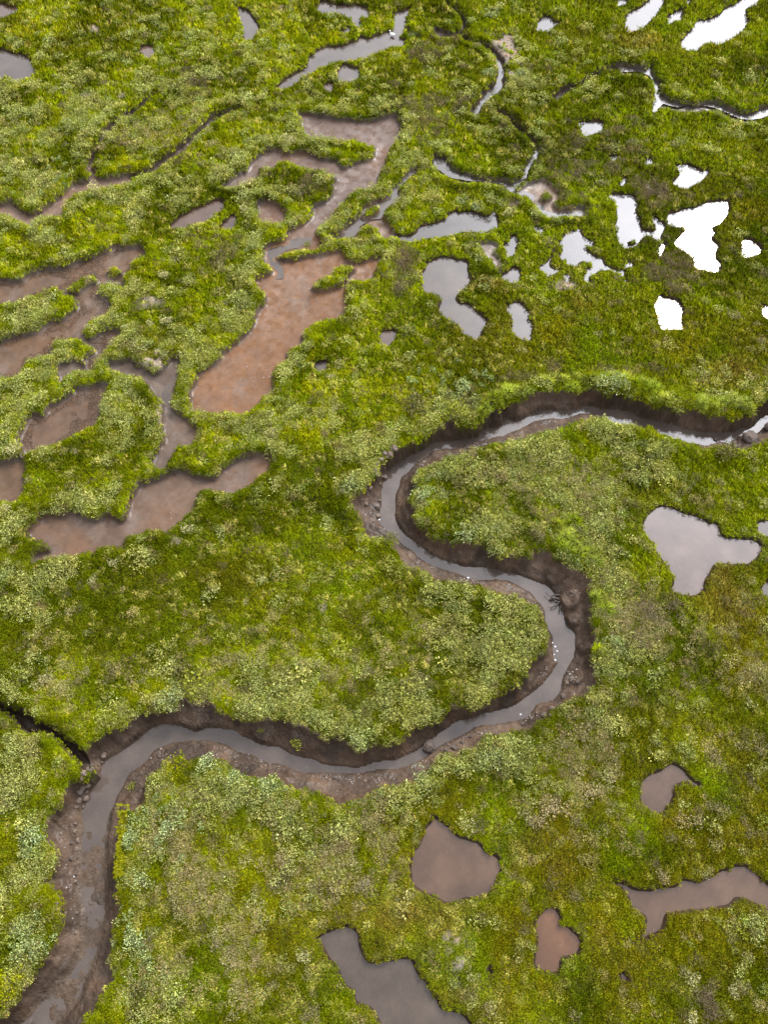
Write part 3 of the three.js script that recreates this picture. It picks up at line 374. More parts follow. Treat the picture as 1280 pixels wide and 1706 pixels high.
// ---------------------------------------------------------------- ground meshes, one for the turf land, one for each mud bed
{
  const N = NR * NC, col = new Float32Array(N * 3), nor = new Float32Array(N * 3);
  for (let r = 0; r < NR; r++) for (let c = 0; c < NC; c++) {
    const i = r * NC + c, x = PX[i], z = PZ[i], s = SD[i], b = BASINS[ID[i]], p = pix(x, z), Z = zones(p[0], p[1]);
    const e = r > 0 ? i - NC : i, f = r < NR - 1 ? i + NC : i, g = c > 0 ? i - 1 : i, h = c < NC - 1 ? i + 1 : i;
    const ax = PX[h] - PX[g], ay = HT[h] - HT[g], az = PZ[h] - PZ[g], bx = PX[f] - PX[e], by = HT[f] - HT[e], bz = PZ[f] - PZ[e];
    let nx = ay * bz - az * by, ny = az * bx - ax * bz, nz = ax * by - ay * bx; const l = Math.hypot(nx, ny, nz) * (ny < 0 ? -1 : 1);
    nor[i * 3] = nx / l; nor[i * 3 + 1] = ny / l; nor[i * 3 + 2] = nz / l;
    let k;
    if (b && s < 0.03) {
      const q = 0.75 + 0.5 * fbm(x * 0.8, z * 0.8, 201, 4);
      k = (b.kind === 'flat' && -s < b.wall * 0.9 ? mix3(b.mud, MUD.dark, 0.75) : b.mud).map((v) => v * q);   // cut edge darkened in colour to mute its sunlit rim
      if (b.kind === 'flat' && !b.gully) {
        k = mix3(k, MUD.rust.map((v) => v * q), 0.5 * sstep(0.5, 0.75, fbm(x * 0.25, z * 0.25, 211, 4)));
        k = mix3(k, [0.1, 0.075, 0.06], 0.45 * sstep(0.55, 0.8, fbm(x * 0.9 + 5, z * 0.5, 221, 5)));
      }
      if (b.kind === 'creek' && SDW[i] < 0.02) k = [0.062, 0.044, 0.031].map((v) => v * q); else if (b.kind === 'creek') {
        k = mix3(k, [0.1, 0.068, 0.046].map((v) => v * q), 0.6 * sstep(0.45, 0.65, fbm(x * 0.5, z * 0.5, 231, 4)));
        k = mix3(k, [0.024, 0.017, 0.012], sstep(0.5, 0.7, fbm(x * 0.9 + 3, z * 0.9, 233, 4)) * 0.6);
      }
    } else {
      k = turfColour(x, z, p[0], p[1], Z).map((v) => v * 0.62);
      k = mix3(k, [0.05, 0.04, 0.018], 0.45 * sstep(0.4, 0.7, fbm(x * 1.1, z * 1.1, 241, 3)));
      const bare = clamp(Z[BARE] * 1.3 * sstep(0.35, 0.62, fbm(x * 0.9, z * 0.9, 251, 4)) * 1.5);
      k = mix3(k, [0.2, 0.165, 0.13], bare);
      if (b && s < 0.1) k = mix3(k, b.mud, 0.35);
    }
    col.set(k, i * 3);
  }
  const faces = new Map(), CRACKED = BASINS.length;
  // drying, cracked parts of the creek banks: x, y, half-widths in picture pixels
  const DRY = [340,1186,48,26, 250,1262,40,20, 330,1248,70,16, 430,1278,60,14, 235,1300,28,22, 560,1215,70,16, 480,1215,50,14];
  const cracked = (x, z) => { const p = pix(x, z), j = 0.35 * (fbm(x, z, 261, 2) - 0.5); for (let i = 0; i < DRY.length; i += 4) if (Math.hypot((p[0] - DRY[i]) / DRY[i + 2], (p[1] - DRY[i + 1]) / DRY[i + 3]) + j < 1) return true; return false; };
  for (let r = 0; r < NR - 1; r++) for (let c = 0; c < NC - 1; c++) {
    const i = r * NC + c, a = i, b = i + 1, d = i + NC, e = i + NC + 1;
    for (const t of [[a, b, d], [b, e, d]]) {
      let k = -1;
      for (const v of t) { const B = BASINS[ID[v]]; if (B && B.kind !== 'pool' && SD[v] < 0) k = ID[v]; }
      if (k >= 0 && BASINS[k].crack > 0.5) { const q = -(SD[t[0]] + SD[t[1]] + SD[t[2]]) / 3, w = fbm(PX[t[0]] * 0.6, PZ[t[0]] * 0.6, 271, 3); if (q > 0.3 && q < 0.35 + 3.2 * (w - 0.33) * (PX[t[0]] > -34 ? 1 : 0.7)) k = CRACKED + 1; }
      if (k >= 0 && k < CRACKED && BASINS[k].kind === 'creek' && cracked(PX[t[0]], PZ[t[0]])) k = CRACKED;
      if (!faces.has(k)) faces.set(k, []);
      faces.get(k).push(t[0], t[1], t[2]);
    }
  }
  // beyond the grid the same sheet goes on to the horizon
  const outer = [];
  const emit = (list, material) => {
    const map = new Map(), pos = [], cc = [], nn = [], uv = [], idx = new Uint32Array(list.length);
    list.forEach((v, q) => {
      let m = map.get(v);
      if (m === undefined) { m = map.size; map.set(v, m); pos.push(PX[v], HT[v], PZ[v]); cc.push(col[v * 3], col[v * 3 + 1], col[v * 3 + 2]); nn.push(nor[v * 3], nor[v * 3 + 1], nor[v * 3 + 2]); uv.push(PX[v] / 6, PZ[v] / 6); }
      idx[q] = m;
    });
    const g = new THREE.BufferGeometry();
    g.setAttribute('position', new THREE.Float32BufferAttribute(pos, 3)); g.setAttribute('normal', new THREE.Float32BufferAttribute(nn, 3));
    g.setAttribute('color', new THREE.Float32BufferAttribute(cc, 3)); g.setAttribute('uv', new THREE.Float32BufferAttribute(uv, 2)); g.setIndex(new THREE.BufferAttribute(idx, 1));
    return new THREE.Mesh(g, material);
  };
  const main = emit(faces.get(-1), soilMat);
  // ring of ever larger quads round the grid
  const ring = [];
  for (let c = 0; c < NC; c++) ring.push(c);
  for (let r = 1; r < NR; r++) ring.push(r * NC + NC - 1);
  for (let c = NC - 2; c >= 0; c--) ring.push((NR - 1) * NC + c);
  for (let r = NR - 2; r > 0; r--) ring.push(r * NC);
  const steps = [1, 1.15, 1.5, 2.3, 5, 14, 45], pos = [], cc = [], uv = [], idx = [], M = ring.length;
  steps.forEach((k, q) => ring.forEach((v) => {
    const x = PX[v] * k, z = -45 + (PZ[v] + 45) * k, y = q ? swell(x, z) * 0.6 : HT[v], tc = turfColour(x, z, 300, 300, zoneSum.fill(0));
    pos.push(x, y, z); cc.push(tc[0] * 0.75, tc[1] * 0.75, tc[2] * 0.75); uv.push(x / 6, z / 6);
  }));
  for (let q = 0; q < steps.length - 1; q++) for (let m = 0; m < M; m++) { const a = q * M + m, b = q * M + (m + 1) % M, d = a + M, e = b + M; idx.push(a, d, b, b, d, e); }
  const g2 = new THREE.BufferGeometry();
  g2.setAttribute('position', new THREE.Float32BufferAttribute(pos, 3)); g2.setAttribute('color', new THREE.Float32BufferAttribute(cc, 3)); g2.setAttribute('uv', new THREE.Float32BufferAttribute(uv, 2)); g2.setIndex(idx); g2.computeVertexNormals();
  if (g2.attributes.normal.getY(0) < 0) { for (let q = 0; q < idx.length; q += 3) [idx[q], idx[q + 1]] = [idx[q + 1], idx[q]]; g2.setIndex(idx); g2.computeVertexNormals(); }
  const i1 = Array.from(main.geometry.index.array); main.geometry.setIndex(i1);
  main.geometry = mergeGeometries([main.geometry, g2]);
  add(main, 'ground'); main.userData.kind = 'structure'; main.userData.label = 'mossy green salt marsh land cut by pools and creeks';
  for (const [k, list] of faces) {
    if (k < 0) continue;
    if (k === CRACKED + 1) { const d = add(emit(list, crackMat), 'mud_land'); d.userData.kind = 'structure'; d.userData.label = 'grey drying mud broken by cracks along the rims of the broad brown mud flats'; continue; }
    if (k === CRACKED) { const d = add(emit(list, crackMat), 'creek_mud_land'); d.userData.kind = 'structure'; d.userData.label = 'cracked drying mud on the lower banks of the main creek'; continue; }
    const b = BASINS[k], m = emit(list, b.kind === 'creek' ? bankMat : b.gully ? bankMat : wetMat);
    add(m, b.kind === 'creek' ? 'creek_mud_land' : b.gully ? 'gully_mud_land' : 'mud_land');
    m.userData.kind = 'structure'; m.userData.label = b.kind === 'creek' ? 'brown slumped mud banks along both sides of the main winding creek' : b.label;
  }
}

// ---------------------------------------------------------------- water
function sheet(o, level, grow) {
  const p = o.p, n = p.length / 2, v = [];
  for (let i = 0; i < n; i++) {
    const a = (i + n - 1) % n, b = (i + 1) % n, tx = p[b * 2] - p[a * 2], tz = p[b * 2 + 1] - p[a * 2 + 1], l = Math.hypot(tx, tz) || 1;
    v.push(new THREE.Vector2(p[i * 2] + tz / l * grow * o.turn, p[i * 2 + 1] - tx / l * grow * o.turn));
  }
  const tri = THREE.ShapeUtils.triangulateShape(v, []), g = new THREE.BufferGeometry(), pos = [], uv = [], nn = [];
  for (const q of v) { pos.push(q.x, level, q.y); uv.push(q.x / 9, q.y / 9); nn.push(0, 1, 0); }
  const idx = [];
  for (const [a, b, c] of tri) { const s = (v[b].x - v[a].x) * (v[c].y - v[a].y) - (v[b].y - v[a].y) * (v[c].x - v[a].x); if (s < 0) idx.push(a, b, c); else idx.push(a, c, b); }
  g.setAttribute('position', new THREE.Float32BufferAttribute(pos, 3)); g.setAttribute('normal', new THREE.Float32BufferAttribute(nn, 3)); g.setAttribute('uv', new THREE.Float32BufferAttribute(uv, 2)); g.setIndex(idx);
  return g;
}
const waterMats = new Map();
function waterMat(c, rough = 0.05) {
  const key = c.join() + rough;
  if (!waterMats.has(key)) { const m = new THREE.MeshPhysicalMaterial({ color: new THREE.Color().setRGB(...c), map: silt, roughness: rough, ior: 1.33 }); m.name = 'silty water'; waterMats.set(key, m); }
  return waterMats.get(key);
}
for (const b of [...BASINS, { kind: 'creek', o: WATER }]) {
  let a = 0; const p = b.o.p;
  for (let i = 0, j = p.length - 2; i < p.length; j = i, i += 2) a += p[j] * p[i + 1] - p[i] * p[j + 1];
  b.o.turn = a > 0 ? 1 : -1;
}
for (const b of BASINS) if (b.kind === 'pool') {
  const m = new THREE.Mesh(sheet(b.o, b.level, 0.12), waterMat(b.silt));
  add(m, 'pool'); tag(m, b.label, b.category);
}
{
  const m = new THREE.Mesh(sheet(WATER, CREEK_LEVEL, 0.02), waterMat([0.068, 0.053, 0.044], 0.05));
  add(m, 'creek_water'); m.userData.kind = 'structure'; m.userData.label = 'shallow grey water winding along the bottom of the main creek';
}
function channelWater(list, level, label, c = SILT.grey) {
  const o = ground(list, level, level, 0.16); let a = 0; const p = o.p;
  for (let i = 0, j = p.length - 2; i < p.length; j = i, i += 2) a += p[j] * p[i + 1] - p[i] * p[j + 1];
  o.turn = a > 0 ? 1 : -1;
  const m = new THREE.Mesh(sheet(o, level, 0.05), waterMat(c)); add(m, 'channel_water'); m.userData.kind = 'structure'; m.userData.label = label;
}
channelWater([442,418, 474,403, 500,398, 530,397, 545,393, 552,399, 535,408, 500,413, 480,416, 466,423, 464,437, 470,447, 470,462, 452,464, 449,447, 440,437], -0.265, 'blue-grey water running into the head of the large orange mud flat');
channelWater([560,396, 572,386, 585,372, 600,362, 618,342, 640,333, 652,320, 670,300, 680,289, 695,283, 707,279, 686,291, 672,304, 667,320, 667,332, 650,339, 640,352, 630,365, 612,370, 600,380, 590,392, 575,396], -0.2, 'blue-grey water lying along the side channel beside the turf islets');
channelWater([719,257, 732,259, 746,264, 751,275, 766,284, 790,293, 802,295, 832,297, 850,304, 870,292, 885,259, 896,246, 902,248, 883,285, 882,294, 867,303, 864,317, 849,318, 836,305, 800,301, 765,298, 744,291, 726,278], -0.21, 'white shining water in the curving little creek', SILT.clear);
channelWater([1034,119, 1038,105, 1060,112, 1080,112, 1085,102, 1090,112, 1096,132, 1104,152, 1116,164, 1142,174, 1187,170, 1225,186, 1250,189, 1300,170, 1300,186, 1256,197, 1232,196, 1185,178, 1122,177, 1105,173, 1090,188, 1082,180, 1089,162, 1085,130, 1073,121, 1055,118], -0.2, 'white shining water in the winding far creek', SILT.clear);
channelWater([829,96, 835,108, 838,125, 836,138, 830,150, 822,160, 812,166, 803,178, 794,190, 786,196, 788,186, 797,172, 806,158, 818,150, 826,140, 830,125, 828,110], -0.33, 'thin white thread of water past the pale dead reeds', SILT.clear);
channelWater([925,166, 935,158, 948,149, 952,152, 938,163, 927,169], -0.33, 'pale sliver of water at the end of the narrow dark gully', SILT.clear);
channelWater([268,660, 280,640, 290,655, 287,668, 276,672, 268,668], -0.27, 'dark puddle in the silty channel beside the row of bushes', SILT.grey);
channelWater([858,312, 880,320, 900,336, 908,350, 925,355, 976,351, 978,359, 945,362, 905,360, 888,344, 872,330, 856,320], -0.2, 'bright water film spreading over the crusted mud patch', SILT.clear);

// ---------------------------------------------------------------- plants
const up = new THREE.Vector3(0, 1, 0), M4 = new THREE.Matrix4(), Q = new THREE.Quaternion(), V = new THREE.Vector3(), S = new THREE.Vector3();
class Leaves {
  constructor() { this.p = []; this.n = []; this.c = []; }
  tri(a, b, c, na, nb, nc, k) {
    const ux = b[0] - a[0], uy = b[1] - a[1], uz = b[2] - a[2], wx = c[0] - a[0], wy = c[1] - a[1], wz = c[2] - a[2];
    if ((uy * wz - uz * wy) * na[0] + (uz * wx - ux * wz) * na[1] + (ux * wy - uy * wx) * na[2] < 0) { [b, c] = [c, b]; [nb, nc] = [nc, nb]; }   // the face looks the way its normals do
    for (const [v, n] of [[a, na], [b, nb], [c, nc]]) { this.p.push(...v); this.n.push(...n); this.c.push(k[0], k[1], k[2]); } }
  // a leaf from base to tip, bent, with normals between its own face and the outside of the plant
  leaf(b, d, len, wid, out, k, bend = 0) {
    const dn = new THREE.Vector3(...d).normalize(), side = new THREE.Vector3().crossVectors(dn, new THREE.Vector3(...out)); if (side.lengthSq() < 1e-6) side.set(1, 0, 0); side.normalize();
    const f = new THREE.Vector3().crossVectors(side, dn).normalize(), n = f.clone().lerp(new THREE.Vector3(...out), 0.45).normalize().toArray();
    const m = [b[0] + dn.x * len * 0.5, b[1] + dn.y * len * 0.5 + bend * 0.4, b[2] + dn.z * len * 0.5], t = [b[0] + dn.x * len, b[1] + dn.y * len - bend, b[2] + dn.z * len];
    const l = [m[0] + side.x * wid / 2, m[1] + side.y * wid / 2, m[2] + side.z * wid / 2], r = [m[0] - side.x * wid / 2, m[1] - side.y * wid / 2, m[2] - side.z * wid / 2];
    this.tri(b, l, r, n, n, n, k); this.tri(l, t, r, n, n, n, k);
  }
  blade(b, d, len, wid, k, n) {
    const dn = new THREE.Vector3(...d).normalize(), side = new THREE.Vector3(-dn.z, 0, dn.x).normalize();
    this.tri([b[0] + side.x * wid / 2, b[1], b[2] + side.z * wid / 2], [b[0] - side.x * wid / 2, b[1], b[2] - side.z * wid / 2], [b[0] + dn.x * len, b[1] + dn.y * len, b[2] + dn.z * len], n, n, n, k);
  }
  build() { const g = new THREE.BufferGeometry(); g.setAttribute('position', new THREE.Float32BufferAttribute(this.p, 3)); g.setAttribute('normal', new THREE.Float32BufferAttribute(this.n, 3)); g.setAttribute('color', new THREE.Float32BufferAttribute(this.c, 3)); return g; }
}
function turfTuft(seed, n = 26) {
  const R = rng(seed), L = new Leaves();
  for (let i = 0; i < n; i++) {
    const a = R() * 6.283, r = Math.sqrt(R()) * 0.16, t = 0.25 + R() * 0.9, v = 0.62 + R() * 0.7, d = [Math.cos(a) * Math.sin(t), Math.cos(t), Math.sin(a) * Math.sin(t)];
    const dead = R() < 0.06; const k = dead ? [v * 1.7, v * 1.25, v * 2.2] : [v * (0.9 + 0.25 * R()), v, v];
    L.blade([Math.cos(a + 1) * r, -0.03, Math.sin(a + 1) * r], d, 0.1 + R() * 0.12, 0.035 + R() * 0.03, k, new THREE.Vector3(d[0] * 0.6 + (R() - 0.5) * 0.9, 0.8, d[2] * 0.6 + (R() - 0.5) * 0.9).normalize().toArray());
  }
  return L.build();
}
// a rounded cushion of small leaves on branched stems: radius 1, height 1
function cushion(seed, n, len, wid, loose = 0.25, core = 0.72) {
  const R = rng(seed), L = new Leaves();
  const lobes = []; for (let i = 0; i < 7; i++) { const a = R() * 6.283, r = i ? 0.35 + R() * 0.35 : 0; lobes.push([Math.cos(a) * r, 0.28 + R() * 0.3, Math.sin(a) * r, 0.34 + R() * 0.22]); }
  for (let i = 0; i < n; i++) {
    const q = lobes[Math.floor(R() * lobes.length)], a = R() * 6.283, el = Math.asin(R() * 1.25 - 0.25), rr = q[3] * (1 - loose * R());
    const o = [Math.cos(a) * Math.cos(el), Math.sin(el), Math.sin(a) * Math.cos(el)];
    const b = [q[0] + o[0] * rr, Math.max(0.02, q[1] + o[1] * rr), q[2] + o[2] * rr], d = [o[0] + (R() - 0.5) * 1.4, o[1] + 0.35 + (R() - 0.5) * 1.1, o[2] + (R() - 0.5) * 1.4];
    const v = 0.6 + R() * 0.75, y = R(); L.leaf(b, d, len * (0.7 + 0.6 * R()), wid * (0.7 + 0.6 * R()), o, [v * (0.92 + 0.2 * y), v, v * (0.8 + 0.5 * R())]);
  }
  return L.build();
}
function stems(seed, n = 14, spread = 0.6, h = 0.55) {
  const R = rng(seed), gs = [];
  for (let i = 0; i < n; i++) {
    const a = R() * 6.283, r = spread * (0.3 + 0.7 * R()), c = new THREE.QuadraticBezierCurve3(new THREE.Vector3(0, -0.1, 0), new THREE.Vector3(Math.cos(a) * r * 0.4, h * 0.6, Math.sin(a) * r * 0.4), new THREE.Vector3(Math.cos(a) * r, h * (0.6 + 0.5 * R()), Math.sin(a) * r));
    gs.push(new THREE.TubeGeometry(c, 4, 0.018, 4));
  }
  const g = mergeGeometries(gs); g.deleteAttribute('uv'); return g;
}
function tussock(seed, n = 110) {
  const R = rng(seed), L = new Leaves();
  for (let i = 0; i < n; i++) {
    const a = R() * 6.283, t = 0.15 + R() * 0.75, len = 0.6 + R() * 0.5, w = 0.028 + 0.02 * R(), v = 0.6 + R() * 0.6, r = R() * 0.35;
    const b = [Math.cos(a) * r, 0, Math.sin(a) * r], d1 = [Math.cos(a) * Math.sin(t), Math.cos(t), Math.sin(a) * Math.sin(t)], m = [b[0] + d1[0] * len * 0.6, b[1] + d1[1] * len * 0.6, b[2] + d1[2] * len * 0.6];
    const t2 = t + 0.5 + R() * 0.4, e = [m[0] + Math.cos(a) * Math.sin(t2) * len * 0.5, m[1] + Math.cos(t2) * len * 0.5, m[2] + Math.sin(a) * Math.sin(t2) * len * 0.5], s = [-Math.sin(a) * w / 2, 0, Math.cos(a) * w / 2], k = [v, v, v * (0.8 + 0.4 * R())], nn = new THREE.Vector3(Math.cos(a) * 0.6, 0.8, Math.sin(a) * 0.6).normalize().toArray();
    L.tri([b[0] + s[0], b[1], b[2] + s[2]], [b[0] - s[0], b[1], b[2] - s[2]], [m[0] + s[0], m[1], m[2] + s[2]], nn, nn, nn, k);
    L.tri([b[0] - s[0], b[1], b[2] - s[2]], [m[0] - s[0], m[1], m[2] - s[2]], [m[0] + s[0], m[1], m[2] + s[2]], nn, nn, nn, k);
    L.tri([m[0] - s[0], m[1], m[2] - s[2]], e, [m[0] + s[0], m[1], m[2] + s[2]], nn, nn, nn, k);
  }
  return L.build();
}
const leafMat = new THREE.MeshPhysicalMaterial({ vertexColors: true, color: 0xffffff, roughness: 0.7, specularIntensity: 0, side: THREE.DoubleSide, transmission: 0.22, thickness: 0 });
leafMat.name = 'leaves';
const stemMat = new THREE.MeshStandardMaterial({ color: new THREE.Color().setRGB(0.05, 0.038, 0.022), roughness: 0.9 }); stemMat.name = 'stems';

const GROW = { grass: { geo: [turfTuft(1), turfTuft(2), turfTuft(3)] }, low_undergrowth: { geo: [cushion(11, 170, 0.16, 0.095), cushion(12, 170, 0.16, 0.095), cushion(13, 170, 0.15, 0.09, 0.4)] }, leafy_undergrowth: { geo: [cushion(21, 90, 0.28, 0.16, 0.4), cushion(22, 90, 0.26, 0.17, 0.4)] }, twiggy_undergrowth: { geo: [cushion(31, 220, 0.22, 0.04, 0.5), cushion(32, 220, 0.2, 0.04, 0.5)] }, tall_grass: { geo: [tussock(41), tussock(42)] } };
for (const k of Object.values(GROW)) k.at = k.geo.map(() => ({ m: [], c: [] }));
const RV = rng(77);
function plant(kind, x, y, z, sx, sy, c, lean) {
  const k = GROW[kind], b = k.at[Math.floor(RV() * k.at.length)];
  Q.setFromAxisAngle(up, RV() * 6.283);
  if (lean) { V.set(RV() - 0.5, 0, RV() - 0.5).normalize(); Q.premultiply(new THREE.Quaternion().setFromAxisAngle(V, lean * RV())); }
  M4.compose(V.set(x, y, z), Q, S.set(sx, sy, sx)); b.m.push(...M4.elements); b.c.push(c[0], c[1], c[2]);
}
const vary = (c, a) => { const v = 1 + (RV() - 0.5) * a, h = (RV() - 0.5) * 0.16; return [c[0] * v * (1 + h), c[1] * v, c[2] * v * (1 - h)]; };
// how likely a cushion is at this place, and which
const PICK = [0, 0, 0, 0, 0, 0];
function bushes(x, z, px, py, Z, s, b) {
  let edge = 0, hem = 0;
  if (b && b.kind === 'flat' && px < 700) { edge = 0.7 * Math.exp(-Math.pow((s - 0.5) / 0.9, 2)); hem = 0.9 * Math.exp(-s / 0.9); }
  else if (b && b.kind === 'flat') { edge = 0.3 * Math.exp(-s / 0.8); hem = 0.8 * Math.exp(-s / 0.7); }
  else if (b && b.kind === 'creek') { edge = 0.9 * Math.exp(-s / 1.6); hem = 0.6 * Math.exp(-s / 0.8); }
  else if (b && b.kind === 'pool') { edge = px < 500 ? 0.15 * Math.exp(-s / 0.6) : 0; hem = py < 600 ? 0.5 * Math.exp(-s / 0.4) : 0.15 * Math.exp(-s / 0.3); }
  const calm = 1 / (1 + 2.2 * Z[TURF]), base = 0.2 * sstep(900, 200, px) * sstep(900, 400, py) + 0.025;
  PICK[0] = (Z[PALE] * 0.7 + edge * 0.8 + base) * calm; PICK[1] = Z[KHAKI] * 0.85 * calm + 0.1 * calm * sstep(900, 1400, py) + 0.02; PICK[2] = Z[MINT] * 1.2; PICK[3] = Z[BROWN] * 1.1 + 0.02 * calm; PICK[4] = Z[TALL] * 1.1; PICK[5] = hem;
  return PICK;
}
{
  // turf: one jittered tuft in every cell; cells grow with distance
  let z = Z0 - 1;
  while (z > -103) {
    const dist = Math.hypot(CAM_H, z), cell = 0.0034 * dist, w = halfW(z) - 2.5;
    for (let x0 = -w; x0 < w; x0 += cell) {
      const x = x0 + RV() * cell, zz = z - RV() * cell, s = edgeAt(x, zz);
      if (s < -0.1 || (s < 0.04 && RV() < 0.35)) continue;
      const p = pix(x, zz), Z = zones(p[0], p[1]);
      const bare = clamp(Z[BARE] * 1.3 * sstep(0.35, 0.62, fbm(x * 0.9, zz * 0.9, 251, 4)) * 1.5);
      if (RV() < bare) { if (RV() < 0.35) plant('grass', x, heightAt(x, zz), zz, cell * 3.2, cell * 3, vary(RV() < 0.6 ? C.straw : C.khaki, 0.5), 0.3); continue; }
      let c = turfColour(x, zz, p[0], p[1], Z);
      const fleck = fbm(x * 2.3, zz * 2.3, 301, 2);
      if (fleck > 0.62) c = mix3(c, [0.34, 0.33, 0.07], 0.6 * sstep(0.62, 0.75, fleck) * (1 - 0.5 * sstep(700, 1100, p[0])));
      const g = cell * (4.4 + 1.8 * RV()) * (s < 0.3 ? 0.8 : 1);
      plant('grass', x, s < 0.1 ? Math.max(heightAt(x, zz), 0.3 * swell(x, zz) - 0.03) : heightAt(x, zz), zz, g, g * (0.75 + 0.9 * vnoise(x * 0.5, zz * 0.5, 311)), vary(c, 0.62), 0.35);
    }
    z -= cell;
  }
  // cushions and scrub in clumps
  z = Z0 - 1;
  while (z > -103) {
    const dist = Math.hypot(CAM_H, z), cell = 0.0066 * dist, w = halfW(z) - 2.5;
    for (let x0 = -w; x0 < w; x0 += cell) {
      const x = x0 + RV() * cell, zz = z - RV() * cell, s = edgeAt(x, zz);
      if (s < -0.02) continue;
      const p = pix(x, zz), Z = zones(p[0], p[1]), b = BASINS[nearest(ID, x, zz)];
      if (s < 0.12 && (!b || b.kind === 'pool')) continue;
      if (b && b.gully && s < 0.3) continue;
      if (RV() < Z[BARE] * 1.2) continue;
      const P = bushes(x, zz, p[0], p[1], Z, s, b), n = fbm(x * 0.5, zz * 0.5, 401, 3), n2 = fbm(x * 0.4 + 40, zz * 0.4, 411, 3), clump = sstep(0.38, 0.62, n), clump2 = sstep(0.4, 0.6, n2);
      const near = sstep(0.0, 0.7, s), y = heightAt(x, zz) - 0.07, r = (0.55 + 0.45 * dist / 70) * (0.62 + 0.38 * near), pop = 0.7 + 0.7 * RV() * RV();
      let t = RV();
      if ((t -= P[4] * 0.55) < 0) { const q = 0.48 + 0.35 * RV(); plant('tall_grass', x, y, zz, q, q * 0.95, vary(mix3(mix3(C.green, C.bright, RV()), C.pale, RV() * 0.3), 0.6), 0.3); }
      else if ((t -= P[2] * (0.4 + 0.9 * clump)) < 0) { const q = 0.42 * pop * r; plant('leafy_undergrowth', x, y, zz, q, q * 1.1, vary(mix3(C.mint, C.sage, RV() * 0.6), 0.35)); }
      else if ((t -= P[3] * (0.4 + clump2)) < 0) { const q = 0.62 * pop * r; plant('twiggy_undergrowth', x, y, zz, q, q * 0.8, vary(mix3(C.brown, C.khaki, RV() * 0.4), 0.4)); }
      else if ((t -= P[1] * (0.15 + 1.2 * clump2)) < 0) { const q = 0.5 * pop * r; plant(RV() < 0.5 ? 'twiggy_undergrowth' : 'low_undergrowth', x, y, zz, q, q * 0.8, vary(mix3(C.khaki, C.pale, RV() * 0.6), 0.45)); }
      else if ((t -= P[0] * (0.12 + 1.25 * clump)) < 0) { const q = (0.36 + 0.3 * clump) * pop * r, c = mix3(mix3(C.pale, C.sage, vnoise(x * 0.7, zz * 0.7, 421)), C.bright, RV() * RV() * 0.8); plant(RV() < 0.85 ? 'low_undergrowth' : 'leafy_undergrowth', x, y, zz, q, q * (0.7 + 0.4 * RV()), vary(c, 0.45)); }
      else if ((t -= P[5]) < 0) { const q = 0.46 * pop * r; plant('low_undergrowth', x, y, zz, q, q * 0.95, vary(mix3(turfColour(x, zz, p[0], p[1], Z), C.bright, 0.4), 0.5)); }
    }
    z -= cell;
  }
  const LABEL = { grass: 'short bright green turf covering the marsh', low_undergrowth: 'pale grey-green cushion plants massed over the marsh', leafy_undergrowth: 'blue-green leafy plants massed along the lower creek', twiggy_undergrowth: 'grey-brown twiggy scrub spread over the marsh', tall_grass: 'long-bladed grass along the creek edges' };
  for (const [name, k] of Object.entries(GROW)) {
    const many = new THREE.Group(); const made = [];
    k.geo.forEach((g, i) => {
      const b = k.at[i], n = b.m.length / 16; if (!n) return;
      const im = new THREE.InstancedMesh(g, leafMat, n);
      im.instanceMatrix.array.set(b.m); im.instanceColor = new THREE.InstancedBufferAttribute(new Float32Array(b.c), 3);
      im.userData.kind = 'stuff'; im.userData.label = LABEL[name]; im.userData.group = LABEL[name]; add(im, name);
    });
    console.log(name, k.at.map((b) => b.m.length / 16).join(' '));
  }
}

// ---------------------------------------------------------------- single plants that stand out
const tintMats = new Map();
function tinted(c) { const k = c.join(); if (!tintMats.has(k)) { const m = leafMat.clone(); m.color.setRGB(...c); m.name = 'leaves ' + tintMats.size; tintMats.set(k, m); } return tintMats.get(k); }
const metre = (px, py) => { const a = at(px, py), b = at(px + 10, py); return Math.hypot(b[0] - a[0], b[1] - a[1]) / 10; };   // metres per pixel there
const SHRUB = {
  pale: { geo: cushion(51, 420, 0.13, 0.075), tint: [0.4, 0.39, 0.17], h: 0.85 }, sage: { geo: cushion(52, 420, 0.13, 0.075), tint: [0.27, 0.32, 0.13], h: 0.85 },
  grey: { geo: cushion(53, 480, 0.16, 0.035, 0.5), tint: [0.3, 0.27, 0.17], h: 0.8 }, brown: { geo: cushion(54, 520, 0.17, 0.032, 0.55), tint: [0.14, 0.108, 0.066], h: 0.8 },
  khaki: { geo: cushion(55, 460, 0.15, 0.05, 0.4), tint: [0.3, 0.25, 0.12], h: 0.75 }, mint: { geo: cushion(56, 260, 0.17, 0.1, 0.45), tint: [0.33, 0.4, 0.16], h: 0.9 },
  leafy: { geo: cushion(57, 170, 0.22, 0.14, 0.5), tint: [0.24, 0.26, 0.03], h: 1 }, lime: { geo: cushion(58, 400, 0.13, 0.08), tint: [0.2, 0.21, 0.006], h: 0.85 },
  green: { geo: cushion(59, 420, 0.13, 0.075), tint: [0.14, 0.17, 0.008], h: 0.95 }, dark: { geo: cushion(60, 180, 0.22, 0.13, 0.5), tint: [0.13, 0.125, 0.04], h: 1 },
};
for (const k of Object.values(SHRUB)) k.stem = stems(Math.floor(k.tint[0] * 1000), 16);
const protos = {};
